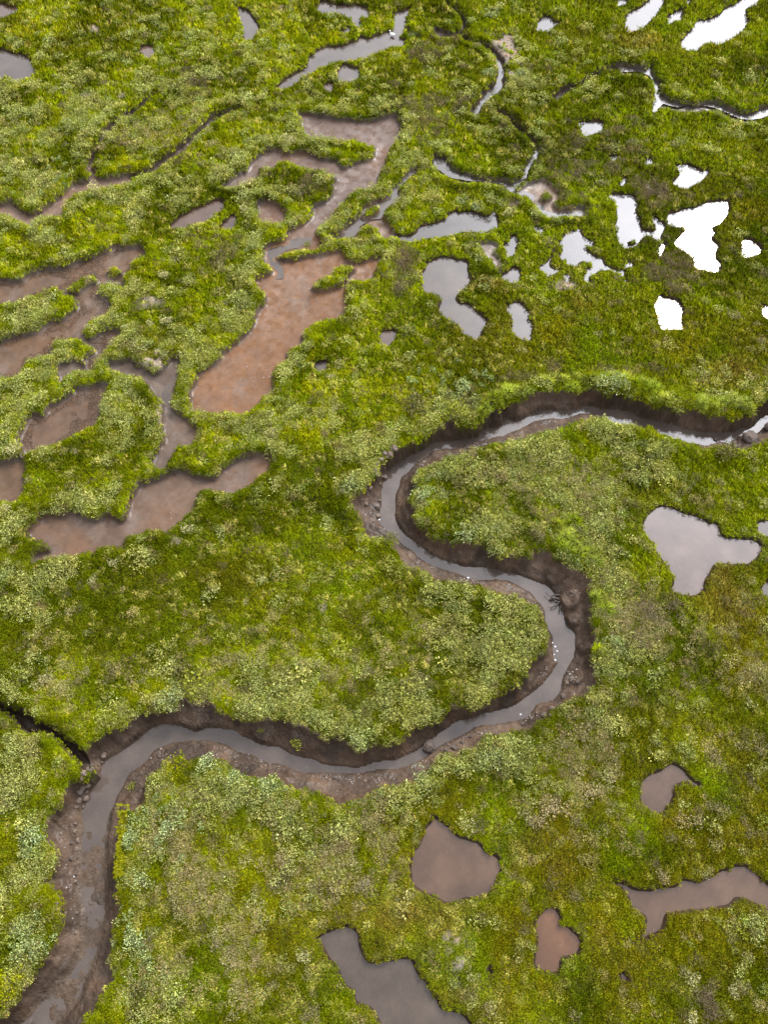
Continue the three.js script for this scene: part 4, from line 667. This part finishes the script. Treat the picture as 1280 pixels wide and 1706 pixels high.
function shrub(type, px, py, r, label, group) {
  const k = SHRUB[type];
  if (!protos[type]) {
    const g = protos[type] = new THREE.Group();
    add(new THREE.Mesh(k.geo, tinted(k.tint)), 'foliage', g); add(new THREE.Mesh(k.stem, stemMat), 'stem', g);
  }
  const o = protos[type].clone(), m = metre(px, py) * r, [x, z] = at(px, py, 0.2 * m);
  add(o, 'shrub'); o.position.set(x, heightAt(x, z) - 0.06, z); o.rotation.y = RV() * 6.28; o.scale.set(m * (0.92 + 0.2 * RV()), m * k.h, m * (0.92 + 0.2 * RV()));
  tag(o, label, 'shrub', group); return o;
}
shrub('grey', 144, 161, 13, 'grey dome-shaped shrub standing alone in green turf beyond the olive tongue');
shrub('grey', 204, 161, 10, 'smaller grey dome shrub next to the lone grey dome, nearer the shaded gully');
shrub('sage', 395, 262, 13, 'pale green round shrub behind the far arm of the pinkish mud flat');
shrub('pale', 478, 238, 16, 'large pale yellowish bush at the neck of the turf peninsula in the pinkish mud flat');
shrub('pale', 162, 318, 15, 'whitish green shrub on the near lip of the deep muddy gully');
shrub('pale', 412, 352, 12, 'pale tufty shrub between the round mud hollow and the triangular puddle');
shrub('sage', 818, 24, 13, 'round pale green bush at the far edge, left of the shining pool with a notch');
shrub('green', 812, 52, 12, 'dark green rounded bush behind the pale dead reeds');
shrub('green', 791, 65, 13, 'green dome bush beside the bend of the thin winding runnel');
shrub('sage', 688, 55, 10, 'light green bush on the point between the long bent pool and its runnel');
shrub('green', 722, 85, 14, 'vivid green rounded bush south of the tiny runnel by the bird pool');
shrub('pale', 867, 108, 13, 'pale green cushion bush by the dead reeds, on their sunny side');
shrub('sage', 870, 124, 13, 'pale cushion bush, nearest to the camera of the row beside the dead reeds');
shrub('sage', 815, 126, 12, 'soft pale bush across the runnel from the dead reeds');
shrub('green', 822, 172, 13, 'round green bush filling the elbow of the thin winding runnel');
shrub('sage', 770, 333, 12, 'olive-grey round bush, left of the trio beyond the boot-shaped pool');
shrub('sage', 795, 345, 13, 'olive-grey round bush, middle of the trio beyond the boot-shaped pool');
shrub('green', 812, 352, 11, 'dark green round bush, right of the trio at the edge of the boot-shaped pool');
shrub('pale', 850, 357, 13, 'pale green bush closing the broad end of the boot-shaped pool');
shrub('lime', 664, 341, 10, 'yellow-green bush on the corner where the side channel turns');
shrub('green', 836, 421, 9, 'round green tuft standing in the small bluish pool');
shrub('green', 909, 330, 9, 'small round green tuft on the pale crusted mud patch');
shrub('lime', 511, 403, 8, 'small round green tuft standing in the channel above the orange mud flat');
shrub('brown', 672, 438, 18, 'brown withered shrub beside the hourglass pool');
shrub('brown', 664, 478, 16, 'patchy brown withered shrub under the brown one at the hourglass pool');
shrub('brown', 1112, 436, 15, 'grey-brown twiggy shrub below the arm of the tall rectangular pool');
shrub('brown', 1136, 458, 13, 'grey-brown twiggy shrub next to the axe-shaped pool tip');
shrub('brown', 1085, 318, 11, 'dark brown twiggy shrub between the rectangular and the star-shaped pool');
shrub('pale', 280, 533, 14, 'whitish cushion shrub on the olive wet hollow of the turf tongue');
shrub('pale', 252, 538, 9, 'small whitish shrub beside the larger cushion at the olive wet hollow');
shrub('pale', 210, 549, 8, 'little round whitish shrub at the head of the small cracked mud gap');
shrub('pale', 275, 457, 11, 'pale shrub on the turf point at the end of the branching mud flat');
shrub('lime', 190, 456, 10, 'round bright islet of turf alone in the branching mud flat');
shrub('green', 125, 482, 11, 'green half of the twin bush islet in the branching mud flat');
shrub('khaki', 146, 468, 10, 'brownish half of the twin bush islet in the branching mud flat');
shrub('green', 306, 648, 14, 'larger round bush of the row between silty channel and orange mud flat');
shrub('green', 302, 673, 12, 'smaller round bush at the end of the row beside the silty channel');
shrub('pale', 20, 750, 16, 'bright pale bush between the wedge of mud and the dark mud hollow');
shrub('grey', 126, 752, 9, 'grey cushion shrub in the middle of the leafy turf island');
shrub('pale', 218, 656, 10, 'pale cushion shrub near the thin tip of the leafy turf island');
shrub('pale', 452, 724, 13, 'whitish tufted shrub in open turf above the end of the mauve mud flat');
shrub('pale', 552, 627, 9, 'pale shrub just below the tiny slate pool');
shrub('pale', 555, 677, 10, 'pale beige shrub in open turf, nearer than the one below the slate pool');
shrub('khaki', 541, 721, 10, 'beige straggling shrub in open turf above the creek bend');
shrub('sage', 586, 812, 18, 'blue-green bush over the rubble bank of the first creek bend');
shrub('pale', 153, 965, 10, 'small white-flecked shrub alone in turf below the mauve mud flat');
shrub('pale', 190, 936, 11, 'white-flecked shrub touching the near edge of the mauve mud flat');
shrub('grey', 297, 902, 12, 'grey-white shrub on the near point of the mauve mud flat');
shrub('pale', 316, 880, 13, 'pale bush above the grey-white one on the point of the mauve mud flat');
shrub('pale', 16, 847, 12, 'pale bush near the border under the dark mud hollow');
shrub('khaki', 492, 1052, 9, 'beige shrub, solitary in the smooth olive meadow above the lower creek');
shrub('pale', 411, 1004, 7, 'tiny pale shrub, first of the string across the smooth olive meadow');
shrub('pale', 437, 968, 8, 'tiny grey ring-shaped shrub in the smooth olive meadow, farthest of the string');
shrub('grey', 541, 1014, 11, 'grey-white shrub at the sunny end of the smooth olive meadow');
shrub('green', 645, 902, 20, 'dark grassy bush leaning over the gravel bank inside the first bend');
shrub('dark', 684, 683, 26, 'dark leafy shrub with olive leaves above the creek cliff');
shrub('leafy', 762, 689, 19, 'bright yellow-green leafy bush hanging over the creek cliff');
shrub('green', 820, 672, 22, 'dark rounded bush on the cliff edge next to the yellow-green leafy bush');
shrub('dark', 1200, 755, 22, 'dark brown-green bush on the near bank beside the mud boulder');
shrub('green', 1146, 674, 15, 'round yellow-green tussock clinging alone to the shaded cliff');
shrub('sage', 1020, 640, 26, 'large soft grey-green bush on top of the shaded cliff');
shrub('leafy', 330, 1130, 26, 'yellow-leaved plant cluster above the cracked mud block');
shrub('dark', 300, 1118, 22, 'dark stemmed plant with pale leaves behind the yellow-leaved cluster');
shrub('sage', 285, 1165, 22, 'rounded grey-green bush beside the cracked mud block');
shrub('lime', 262, 1152, 14, 'bright yellow-green moss cushion behind the rounded grey-green bush');
shrub('sage', 596, 1232, 15, 'rounded bush drooping over the far bank where the creek swings up');
shrub('leafy', 492, 1236, 12, 'small leafy plant growing on the bare mud terrace of the far bank');
shrub('leafy', 433, 1214, 6, 'tiny leafy plant on the mud terrace, beside the larger leafy plant');
shrub('leafy', 209, 1303, 9, 'small leafy plant alone on the cracked bar at the corner of the creek');
shrub('lime', 291, 1275, 20, 'light green rounded bush at the corner of the near bank');
shrub('mint', 350, 1272, 18, 'mint-green leafy plant on the near bank, beside the light green corner bush');
shrub('mint', 395, 1300, 17, 'mint-green leafy plant on the near bank, in the notch of the bar');
shrub('mint', 450, 1306, 18, 'mint-green leafy plant on the near bank, facing the grown mud terrace');
shrub('mint', 285, 1380, 17, 'tall mint-green plant inland from the yellow moss strip');
shrub('mint', 222, 1396, 15, 'mint-green plant behind the yellow moss strip at the lower creek');
shrub('mint', 240, 1470, 16, 'mint-green plant below the yellow moss strip, on the creek lip');
shrub('mint', 226, 1565, 18, 'bluish mint plant at the narrowing of the lower creek');
shrub('dark', 230, 1645, 22, 'dark green upright plant near the lower border of the marsh');
shrub('mint', 54, 1400, 19, 'mint-white plant on the opposite bank of the lower creek');
shrub('sage', 58, 1580, 20, 'grey-green bush on the opposite bank where the lower creek widens');
shrub('lime', 20, 1640, 26, 'bright yellow-green bush in the corner by the creek mouth');
shrub('khaki', 925, 1345, 26, 'large khaki shrub group between creek and rounded brown pool');
shrub('khaki', 900, 1365, 20, 'khaki shrub on the pool side of the large khaki shrub group');
shrub('khaki', 985, 1318, 22, 'pale khaki shrub apart from the large khaki shrub group');
shrub('khaki', 655, 1460, 12, 'pale khaki shrub beside the far side of the rounded brown pool');
shrub('khaki', 1105, 1460, 14, 'pale khaki shrub behind the back of the dog-shaped pool');
shrub('brown', 1182, 1660, 20, 'large grey-brown dead shrub in the near turf');
shrub('brown', 1186, 1690, 18, 'grey-brown dead shrub cut near the border, below the large dead one');
shrub('pale', 1155, 1627, 14, 'cream-coloured shrub next to the large dead shrub, on its far side');
shrub('pale', 1150, 1695, 14, 'cream-coloured shrub beside the dead shrubs near the border');
shrub('pale', 1228, 1652, 13, 'cream-coloured shrub across from the large dead shrub');
shrub('brown', 1085, 1022, 24, 'wide brown withered shrub patch below the T-shaped pool');
shrub('brown', 1120, 1010, 18, 'dark twiggy shrub touching the foot of the T-shaped pool');
shrub('brown', 1062, 1060, 20, 'brown withered shrub further from the T-shaped pool, toward the creek');
shrub('khaki', 470, 1430, 18, 'greyish shrub in the scrubby land inside the lower creek corner');
shrub('khaki', 575, 1400, 16, 'greyish shrub in the scrubby land above the hooked near pool');
shrub('grey', 605, 1470, 14, 'silvery shrub above the hooked end of the large grey-green pool');
shrub('pale', 508, 1590, 15, 'straw-coloured shrub beside the hooked end of the large grey-green pool');
shrub('sage', 820, 1262, 22, 'grey-green bush on the near bank under the straight reach of the creek');
shrub('sage', 705, 1290, 18, 'light green bush on the near bank opposite the dark mud boulder');
shrub('mint', 770, 648, 15, 'pale mint bush in the belt above the creek cliff');
shrub('mint', 700, 825, 17, 'pale bush on the tip of land inside the first creek bend');
shrub('sage', 775, 892, 20, 'blue-green bush above the dark slope inside the first creek bend');
shrub('mint', 1022, 1068, 11, 'mint-green flattened plant near the second creek bend');

// yellow moss ledge by the lower creek
{
  const R = rng(501), L = new Leaves(), base = at(204, 1400, -0.3);
  for (let i = 0; i < 1500; i++) {
    const t = R(), py = 1340 + 122 * t, px = 207 - 7 * t + (R() + R() - 1) * 11 * (0.35 + 1.1 * vnoise(py * 0.06, 3, 7)), gap = vnoise(py * 0.11, 9, 8) < 0.22, [x, z] = at(px, py, -0.25), a = R() * 6.283, v = 0.6 + R() * 0.8, e = heightAt(x, z);
    if (!gap || R() < 0.2) L.leaf([x - base[0], Math.max(e + 0.05, -0.5 + 0.35 * R()) + 0.1 * R(), z - base[1]], [Math.cos(a) * 0.7, 0.6, Math.sin(a) * 0.7], 0.13, 0.08, [0.2 * Math.cos(a), 0.9, 0.2 * Math.sin(a)], [v, v, v]);
  }
  const m = add(new THREE.Mesh(L.build(), tinted([0.125, 0.125, 0.004])), 'moss_strip'); m.position.set(base[0], 0, base[1]);
  tag(m, 'long strip of yellow-green moss along the edge of the lower creek', 'moss');
}

// ---------------------------------------------------------------- clods, stones, driftwood, a bird
function lumpGeo(seed, flat = 0.7, detail = 2, rough = 0.5) {
  const g = new THREE.IcosahedronGeometry(1, detail), p = g.attributes.position, c = new Float32Array(p.count * 3);
  for (let i = 0; i < p.count; i++) {
    V.fromBufferAttribute(p, i).normalize(); const a = fbm(V.x * 1.6 + seed * 7.1, V.y * 1.6 + V.z * 2.3 + seed, 601, 3), q = 1 + rough * (a - 0.5) * 2 + 0.16 * (fbm(V.x * 5 + V.z * 3, V.y * 5 - V.z * 2 + seed, 611, 2) - 0.5);
    p.setXYZ(i, V.x * q, V.y * q * flat, V.z * q); const k = 0.75 + 0.5 * fbm(V.x * 4 + seed, V.z * 4 + V.y * 3, 621, 3); c[i * 3] = k; c[i * 3 + 1] = k; c[i * 3 + 2] = k;
  }
  g.setAttribute('color', new THREE.BufferAttribute(c, 3)); g.computeVertexNormals(); return g;
}
const lumps = [1, 2, 3, 4, 5].map((s) => lumpGeo(s));
const clodMats = [[0.062, 0.043, 0.031], [0.036, 0.025, 0.018], [0.07, 0.05, 0.037], [0.078, 0.06, 0.048]].map((c) => { const m = new THREE.MeshStandardMaterial({ vertexColors: true, color: new THREE.Color().setRGB(...c), roughness: 0.85, bumpMap: lumpT, bumpScale: 0.02 }); return m; });
const whiteMat = new THREE.MeshStandardMaterial({ vertexColors: true, color: new THREE.Color().setRGB(0.32, 0.34, 0.37), roughness: 0.6 });
function clod(name, px, py, w, label, category, group, mat = clodMats[0], lift = 0, level = -1.1) {
  const m = metre(px, py) * w / 2, [x, z] = at(px, py, level), o = new THREE.Mesh(lumps[Math.floor(RV() * lumps.length)], mat);
  add(o, name); o.position.set(x, Math.max(heightAt(x, z), CREEK_LEVEL - 0.03) + m * 0.25 + lift, z); o.rotation.set((RV() - 0.5) * 0.6, RV() * 6.28, (RV() - 0.5) * 0.6); o.scale.set(m * (0.85 + 0.4 * RV()), m * (0.75 + 0.35 * RV()), m * (0.85 + 0.4 * RV()));
  return tag(o, label, category, group);
}
clod('mud_boulder', 1250, 733, 26, 'big rounded mud boulder in shining water at the border', 'boulder', null, clodMats[1]);
clod('mud_boulder', 1285, 714, 22, 'mud boulder cut off by the border, behind the big rounded one', 'boulder', null, clodMats[1]);
clod('mud_boulder', 1225, 737, 13, 'small mud boulder under the dark brown-green bush', 'boulder', null, clodMats[1]);
clod('mud_boulder', 1195, 730, 8, 'tiny dark mud lump in the shining water', 'boulder', null, clodMats[1]);
clod('mud_boulder', 714, 1243, 23, 'single dark brown mud boulder lying in the creek water', 'boulder', null, clodMats[1], 0.1);
clod('mud_boulder', 723, 1246, 9, 'small chip of mud leaning on the single dark boulder', 'boulder', null, clodMats[1]);
const RUBBLE = 'mud clod in the rubble along the outside of the first creek bend', BASE = 'mud clod among the crumbled clods at the mouth of the black gully', CRUMB = 'mud clod crumbled onto the near bar below the second bend', RIM_CLOD = 'mud clod of the knobbly line beside the lowest creek water';
const RC = rng(909);
for (const [list, label, mats] of [
  [[640,770,14, 634,781,13, 628,790,12, 642,784,9, 637,797,11, 630,803,10, 622,800,9, 640,792,7, 634,808,8, 648,772,9, 655,762,13, 627,843,12, 632,835,10, 630,858,10, 617,822,9, 622,868,8, 612,842,8, 645,778,8], RUBBLE, [0, 0, 2, 3]],
  [[150,1285,10, 157,1280,9, 163,1274,9, 168,1268,8, 172,1262,8, 160,1290,8, 152,1297,9, 145,1305,10, 140,1312,9, 150,1310,8, 136,1322,11, 143,1328,8, 132,1335,9, 138,1342,12, 128,1344,8, 146,1320,7, 176,1258,7, 180,1250,7], BASE, [0, 0, 2, 1]],
  [[917,1190,9, 905,1196,10, 895,1188,8, 930,1172,7, 940,1160,8, 912,1202,7, 948,1120,9, 952,1135,8, 942,1145,8, 960,1140,7, 885,1200,6, 870,1207,6, 770,1238,7, 755,1246,8, 742,1252,8, 760,1250,6, 730,1262,7, 748,1240,5, 785,1228,6, 540,1292,6, 548,1290,7, 556,1296,7, 563,1300,6], CRUMB, [1, 1, 0]],
  [[128,1372,7, 125,1385,7, 129,1398,6, 126,1412,6, 122,1405,7, 128,1428,6, 124,1442,7, 127,1455,6, 130,1470,5, 123,1468,7, 128,1490,6, 131,1505,5, 120,1500,7, 130,1522,6, 134,1540,6, 128,1552,7, 118,1475,6, 115,1525,6, 120,1430,6, 112,1410,6, 135,1562,6, 104,1392,6, 112,1450,5, 108,1510,6], RIM_CLOD, [0, 0, 2, 1]],
]) for (let i = 0; i < list.length; i += 3) clod('mud_clod', list[i] + 4 * (RC() - 0.5), list[i + 1] + 4 * (RC() - 0.5), list[i + 2] * (0.45 + 0.75 * RC()), label, 'clod', label.replace('mud clod', 'mud clods'), clodMats[mats[Math.floor(RC() * mats.length)]]);
// white pieces at the water line of the second bend
const PIECES = [921,1071,3, 926,1077,4, 929,1084,4, 924,1090,4, 928,1095,3, 925,1101,4];
for (let i = 0; i < PIECES.length; i += 3) clod('white_stone', PIECES[i], PIECES[i + 1], PIECES[i + 2], 'white stone in the cluster at the water line of the second bend', 'stone', 'white stones at the water line of the second bend', whiteMat, -0.02, -1.25);
clod('white_stone', 780, 964, 4, 'single white stone on the gravel bar above the second bend', 'stone', null, whiteMat, 0, -1.2);
clod('white_stone', 868, 1190, 3.5, 'small white stone in shallow water on the straight reach', 'stone', null, whiteMat, 0, -1.25);
clod('white_stone', 632, 865, 4, 'white stone at the foot of the rubble in the first bend', 'stone', null, whiteMat, 0, -1.2);
// shell and stone litter on the bars
{
  const R = rng(333), g = lumpGeo(9, 0.6, 0, 0.3), rows = [], cols = [];
  const SPOTS = [615,855,18,26,160, 700,940,40,14,120, 780,970,40,8,120, 850,980,20,8,60, 640,880,12,12,50, 800,745,30,8,120, 845,740,18,6,90, 700,775,18,8,60, 910,706,20,5,60, 620,1300,60,12,120, 560,1295,40,8,70, 700,1275,30,10,70, 870,1195,30,8,70, 800,1225,40,10,80, 905,1130,12,30,60, 950,1130,14,20,70, 960,990,14,30,40, 1010,692,30,4,50, 430,1265,60,12,90, 270,1262,30,20,60, 110,1480,18,90,140, 545,398,16,6,50, 490,405,14,6,40, 890,335,16,14,90, 815,420,16,10,60, 540,470,60,50,120, 420,630,70,40,120, 600,260,50,40,90, 200,870,110,30,60, 100,520,80,50,60];
  for (let i = 0; i < SPOTS.length; i += 5) for (let n = 0; n < SPOTS[i + 4] * 0.6; n++) {
    const px = SPOTS[i] + SPOTS[i + 2] * (R() + R() - 1), py = SPOTS[i + 1] + SPOTS[i + 3] * (R() + R() - 1), lv = py > 640 ? -1.15 : -0.3, [x, z] = at(px, py, lv), e = edgeAt(x, z);
    if (e > -0.25) continue;
    const s = 0.02 + 0.03 * R() * R(), y = heightAt(x, z); if (py > 640 && y < CREEK_LEVEL) continue;
    Q.setFromAxisAngle(up, R() * 6.28); M4.compose(V.set(x, y + s * 0.3, z), Q, S.set(s * (1 + R()), s, s)); rows.push(...M4.elements); const v = R() < 0.3 ? 0.08 + 0.16 * R() : 0.03 + 0.05 * R(); cols.push(v, v * 0.9, v * 0.84);
  }
  const m = new THREE.InstancedMesh(g, new THREE.MeshStandardMaterial({ vertexColors: true, roughness: 0.7 }), rows.length / 16); m.instanceMatrix.array.set(rows); m.instanceColor = new THREE.InstancedBufferAttribute(new Float32Array(cols), 3);
  m.userData.kind = 'stuff'; m.userData.label = 'pale shell and stone litter strewn over the mud'; add(m, 'shell_litter');
}
// driftwood
{
  const o = new THREE.Group(), [x, z] = at(930, 1000, -0.95), wood = new THREE.MeshStandardMaterial({ color: new THREE.Color().setRGB(0.03, 0.022, 0.016), roughness: 0.85, bumpMap: lumpT, bumpScale: 0.02 });
  const limb = (pts, r) => new THREE.TubeGeometry(new THREE.CatmullRomCurve3(pts.map((p) => new THREE.Vector3(...p))), 14, r, 6);
  add(new THREE.Mesh(mergeGeometries([limb([[0.75, 0.25, 0.1], [0.3, 0.3, 0], [-0.15, 0.18, -0.2], [-0.5, 0.02, -0.15]], 0.075), limb([[0.5, 0.28, 0], [0.2, 0.34, -0.35], [-0.35, 0.15, -0.4]], 0.06)]), wood), 'log', o);
  for (const [pts, r] of [[[[0.2, 0.28, 0], [-0.1, 0.3, 0.3], [-0.5, 0.05, 0.5]], 0.035], [[[0.3, 0.3, 0.05], [0.15, 0.25, 0.5], [0.05, 0.0, 0.85]], 0.03], [[[-0.1, 0.2, -0.15], [-0.5, 0.28, -0.3], [-0.75, 0.2, -0.6]], 0.03], [[[0.1, 0.3, 0.1], [-0.25, 0.4, 0.15], [-0.6, 0.3, 0.2]], 0.028], [[[0.3, 0.3, 0], [0.3, 0.2, 0.6], [0.35, 0.0, 0.9]], 0.025]]) add(new THREE.Mesh(limb(pts, r), wood), 'branch', o);
  add(o, 'driftwood'); o.position.set(x, Math.max(heightAt(x, z), CREEK_LEVEL) + 0.05, z); tag(o, 'dark driftwood with bare branches caught at the outer bank of the creek', 'driftwood');
}
// the white bird
{
  const o = new THREE.Group(), [x, z] = at(654, 60, -0.2), white = new THREE.MeshStandardMaterial({ color: new THREE.Color().setRGB(0.82, 0.82, 0.8), roughness: 0.7 }), dark = new THREE.MeshStandardMaterial({ color: new THREE.Color().setRGB(0.25, 0.13, 0.03), roughness: 0.6 });
  const body = new THREE.SphereGeometry(1, 20, 14), p = body.attributes.position;
  for (let i = 0; i < p.count; i++) { let a = p.getX(i), b = p.getY(i), c = p.getZ(i); const taper = 1 - 0.45 * Math.max(0, -a) * Math.max(0, -a); p.setXYZ(i, a * 0.36 + (a < -0.6 ? (a + 0.6) * 0.25 : 0), b * 0.17 * taper + (a < 0 ? -a * 0.06 : 0), c * 0.17 * taper); }
  body.computeVertexNormals();
  const neck = new THREE.TubeGeometry(new THREE.CatmullRomCurve3([[0.24, 0.05, 0], [0.38, 0.16, 0], [0.37, 0.32, 0], [0.42, 0.43, 0]].map((q) => new THREE.Vector3(...q))), 12, 0.05, 8);
  const head = new THREE.SphereGeometry(0.07, 12, 10); head.scale(1.25, 0.95, 0.9); head.translate(0.45, 0.45, 0);
  add(new THREE.Mesh(mergeGeometries([body, neck, head]), white), 'body', o);
  const bill = new THREE.ConeGeometry(0.025, 0.14, 8); bill.rotateZ(-Math.PI / 2 - 0.2); bill.translate(0.58, 0.43, 0); add(new THREE.Mesh(bill, dark), 'bill', o);
  for (const s of [-1, 1]) {
    const w = new THREE.SphereGeometry(1, 14, 8); w.scale(0.28, 0.1, 0.05); w.rotateZ(-0.12); w.translate(-0.08, 0.05, s * 0.155); add(new THREE.Mesh(w, white), 'wing', o);
    const l = new THREE.CylinderGeometry(0.014, 0.012, 0.3, 6); l.translate(0.02, -0.25, s * 0.06); add(new THREE.Mesh(l, dark), 'leg', o);
  }
  add(o, 'bird'); o.position.set(x, -0.22 + 0.2, z); o.rotation.y = 2.6; o.scale.setScalar(0.7); tag(o, 'white long-necked bird standing in the long bent pool', 'bird');
}
renderer.render(scene, camera);
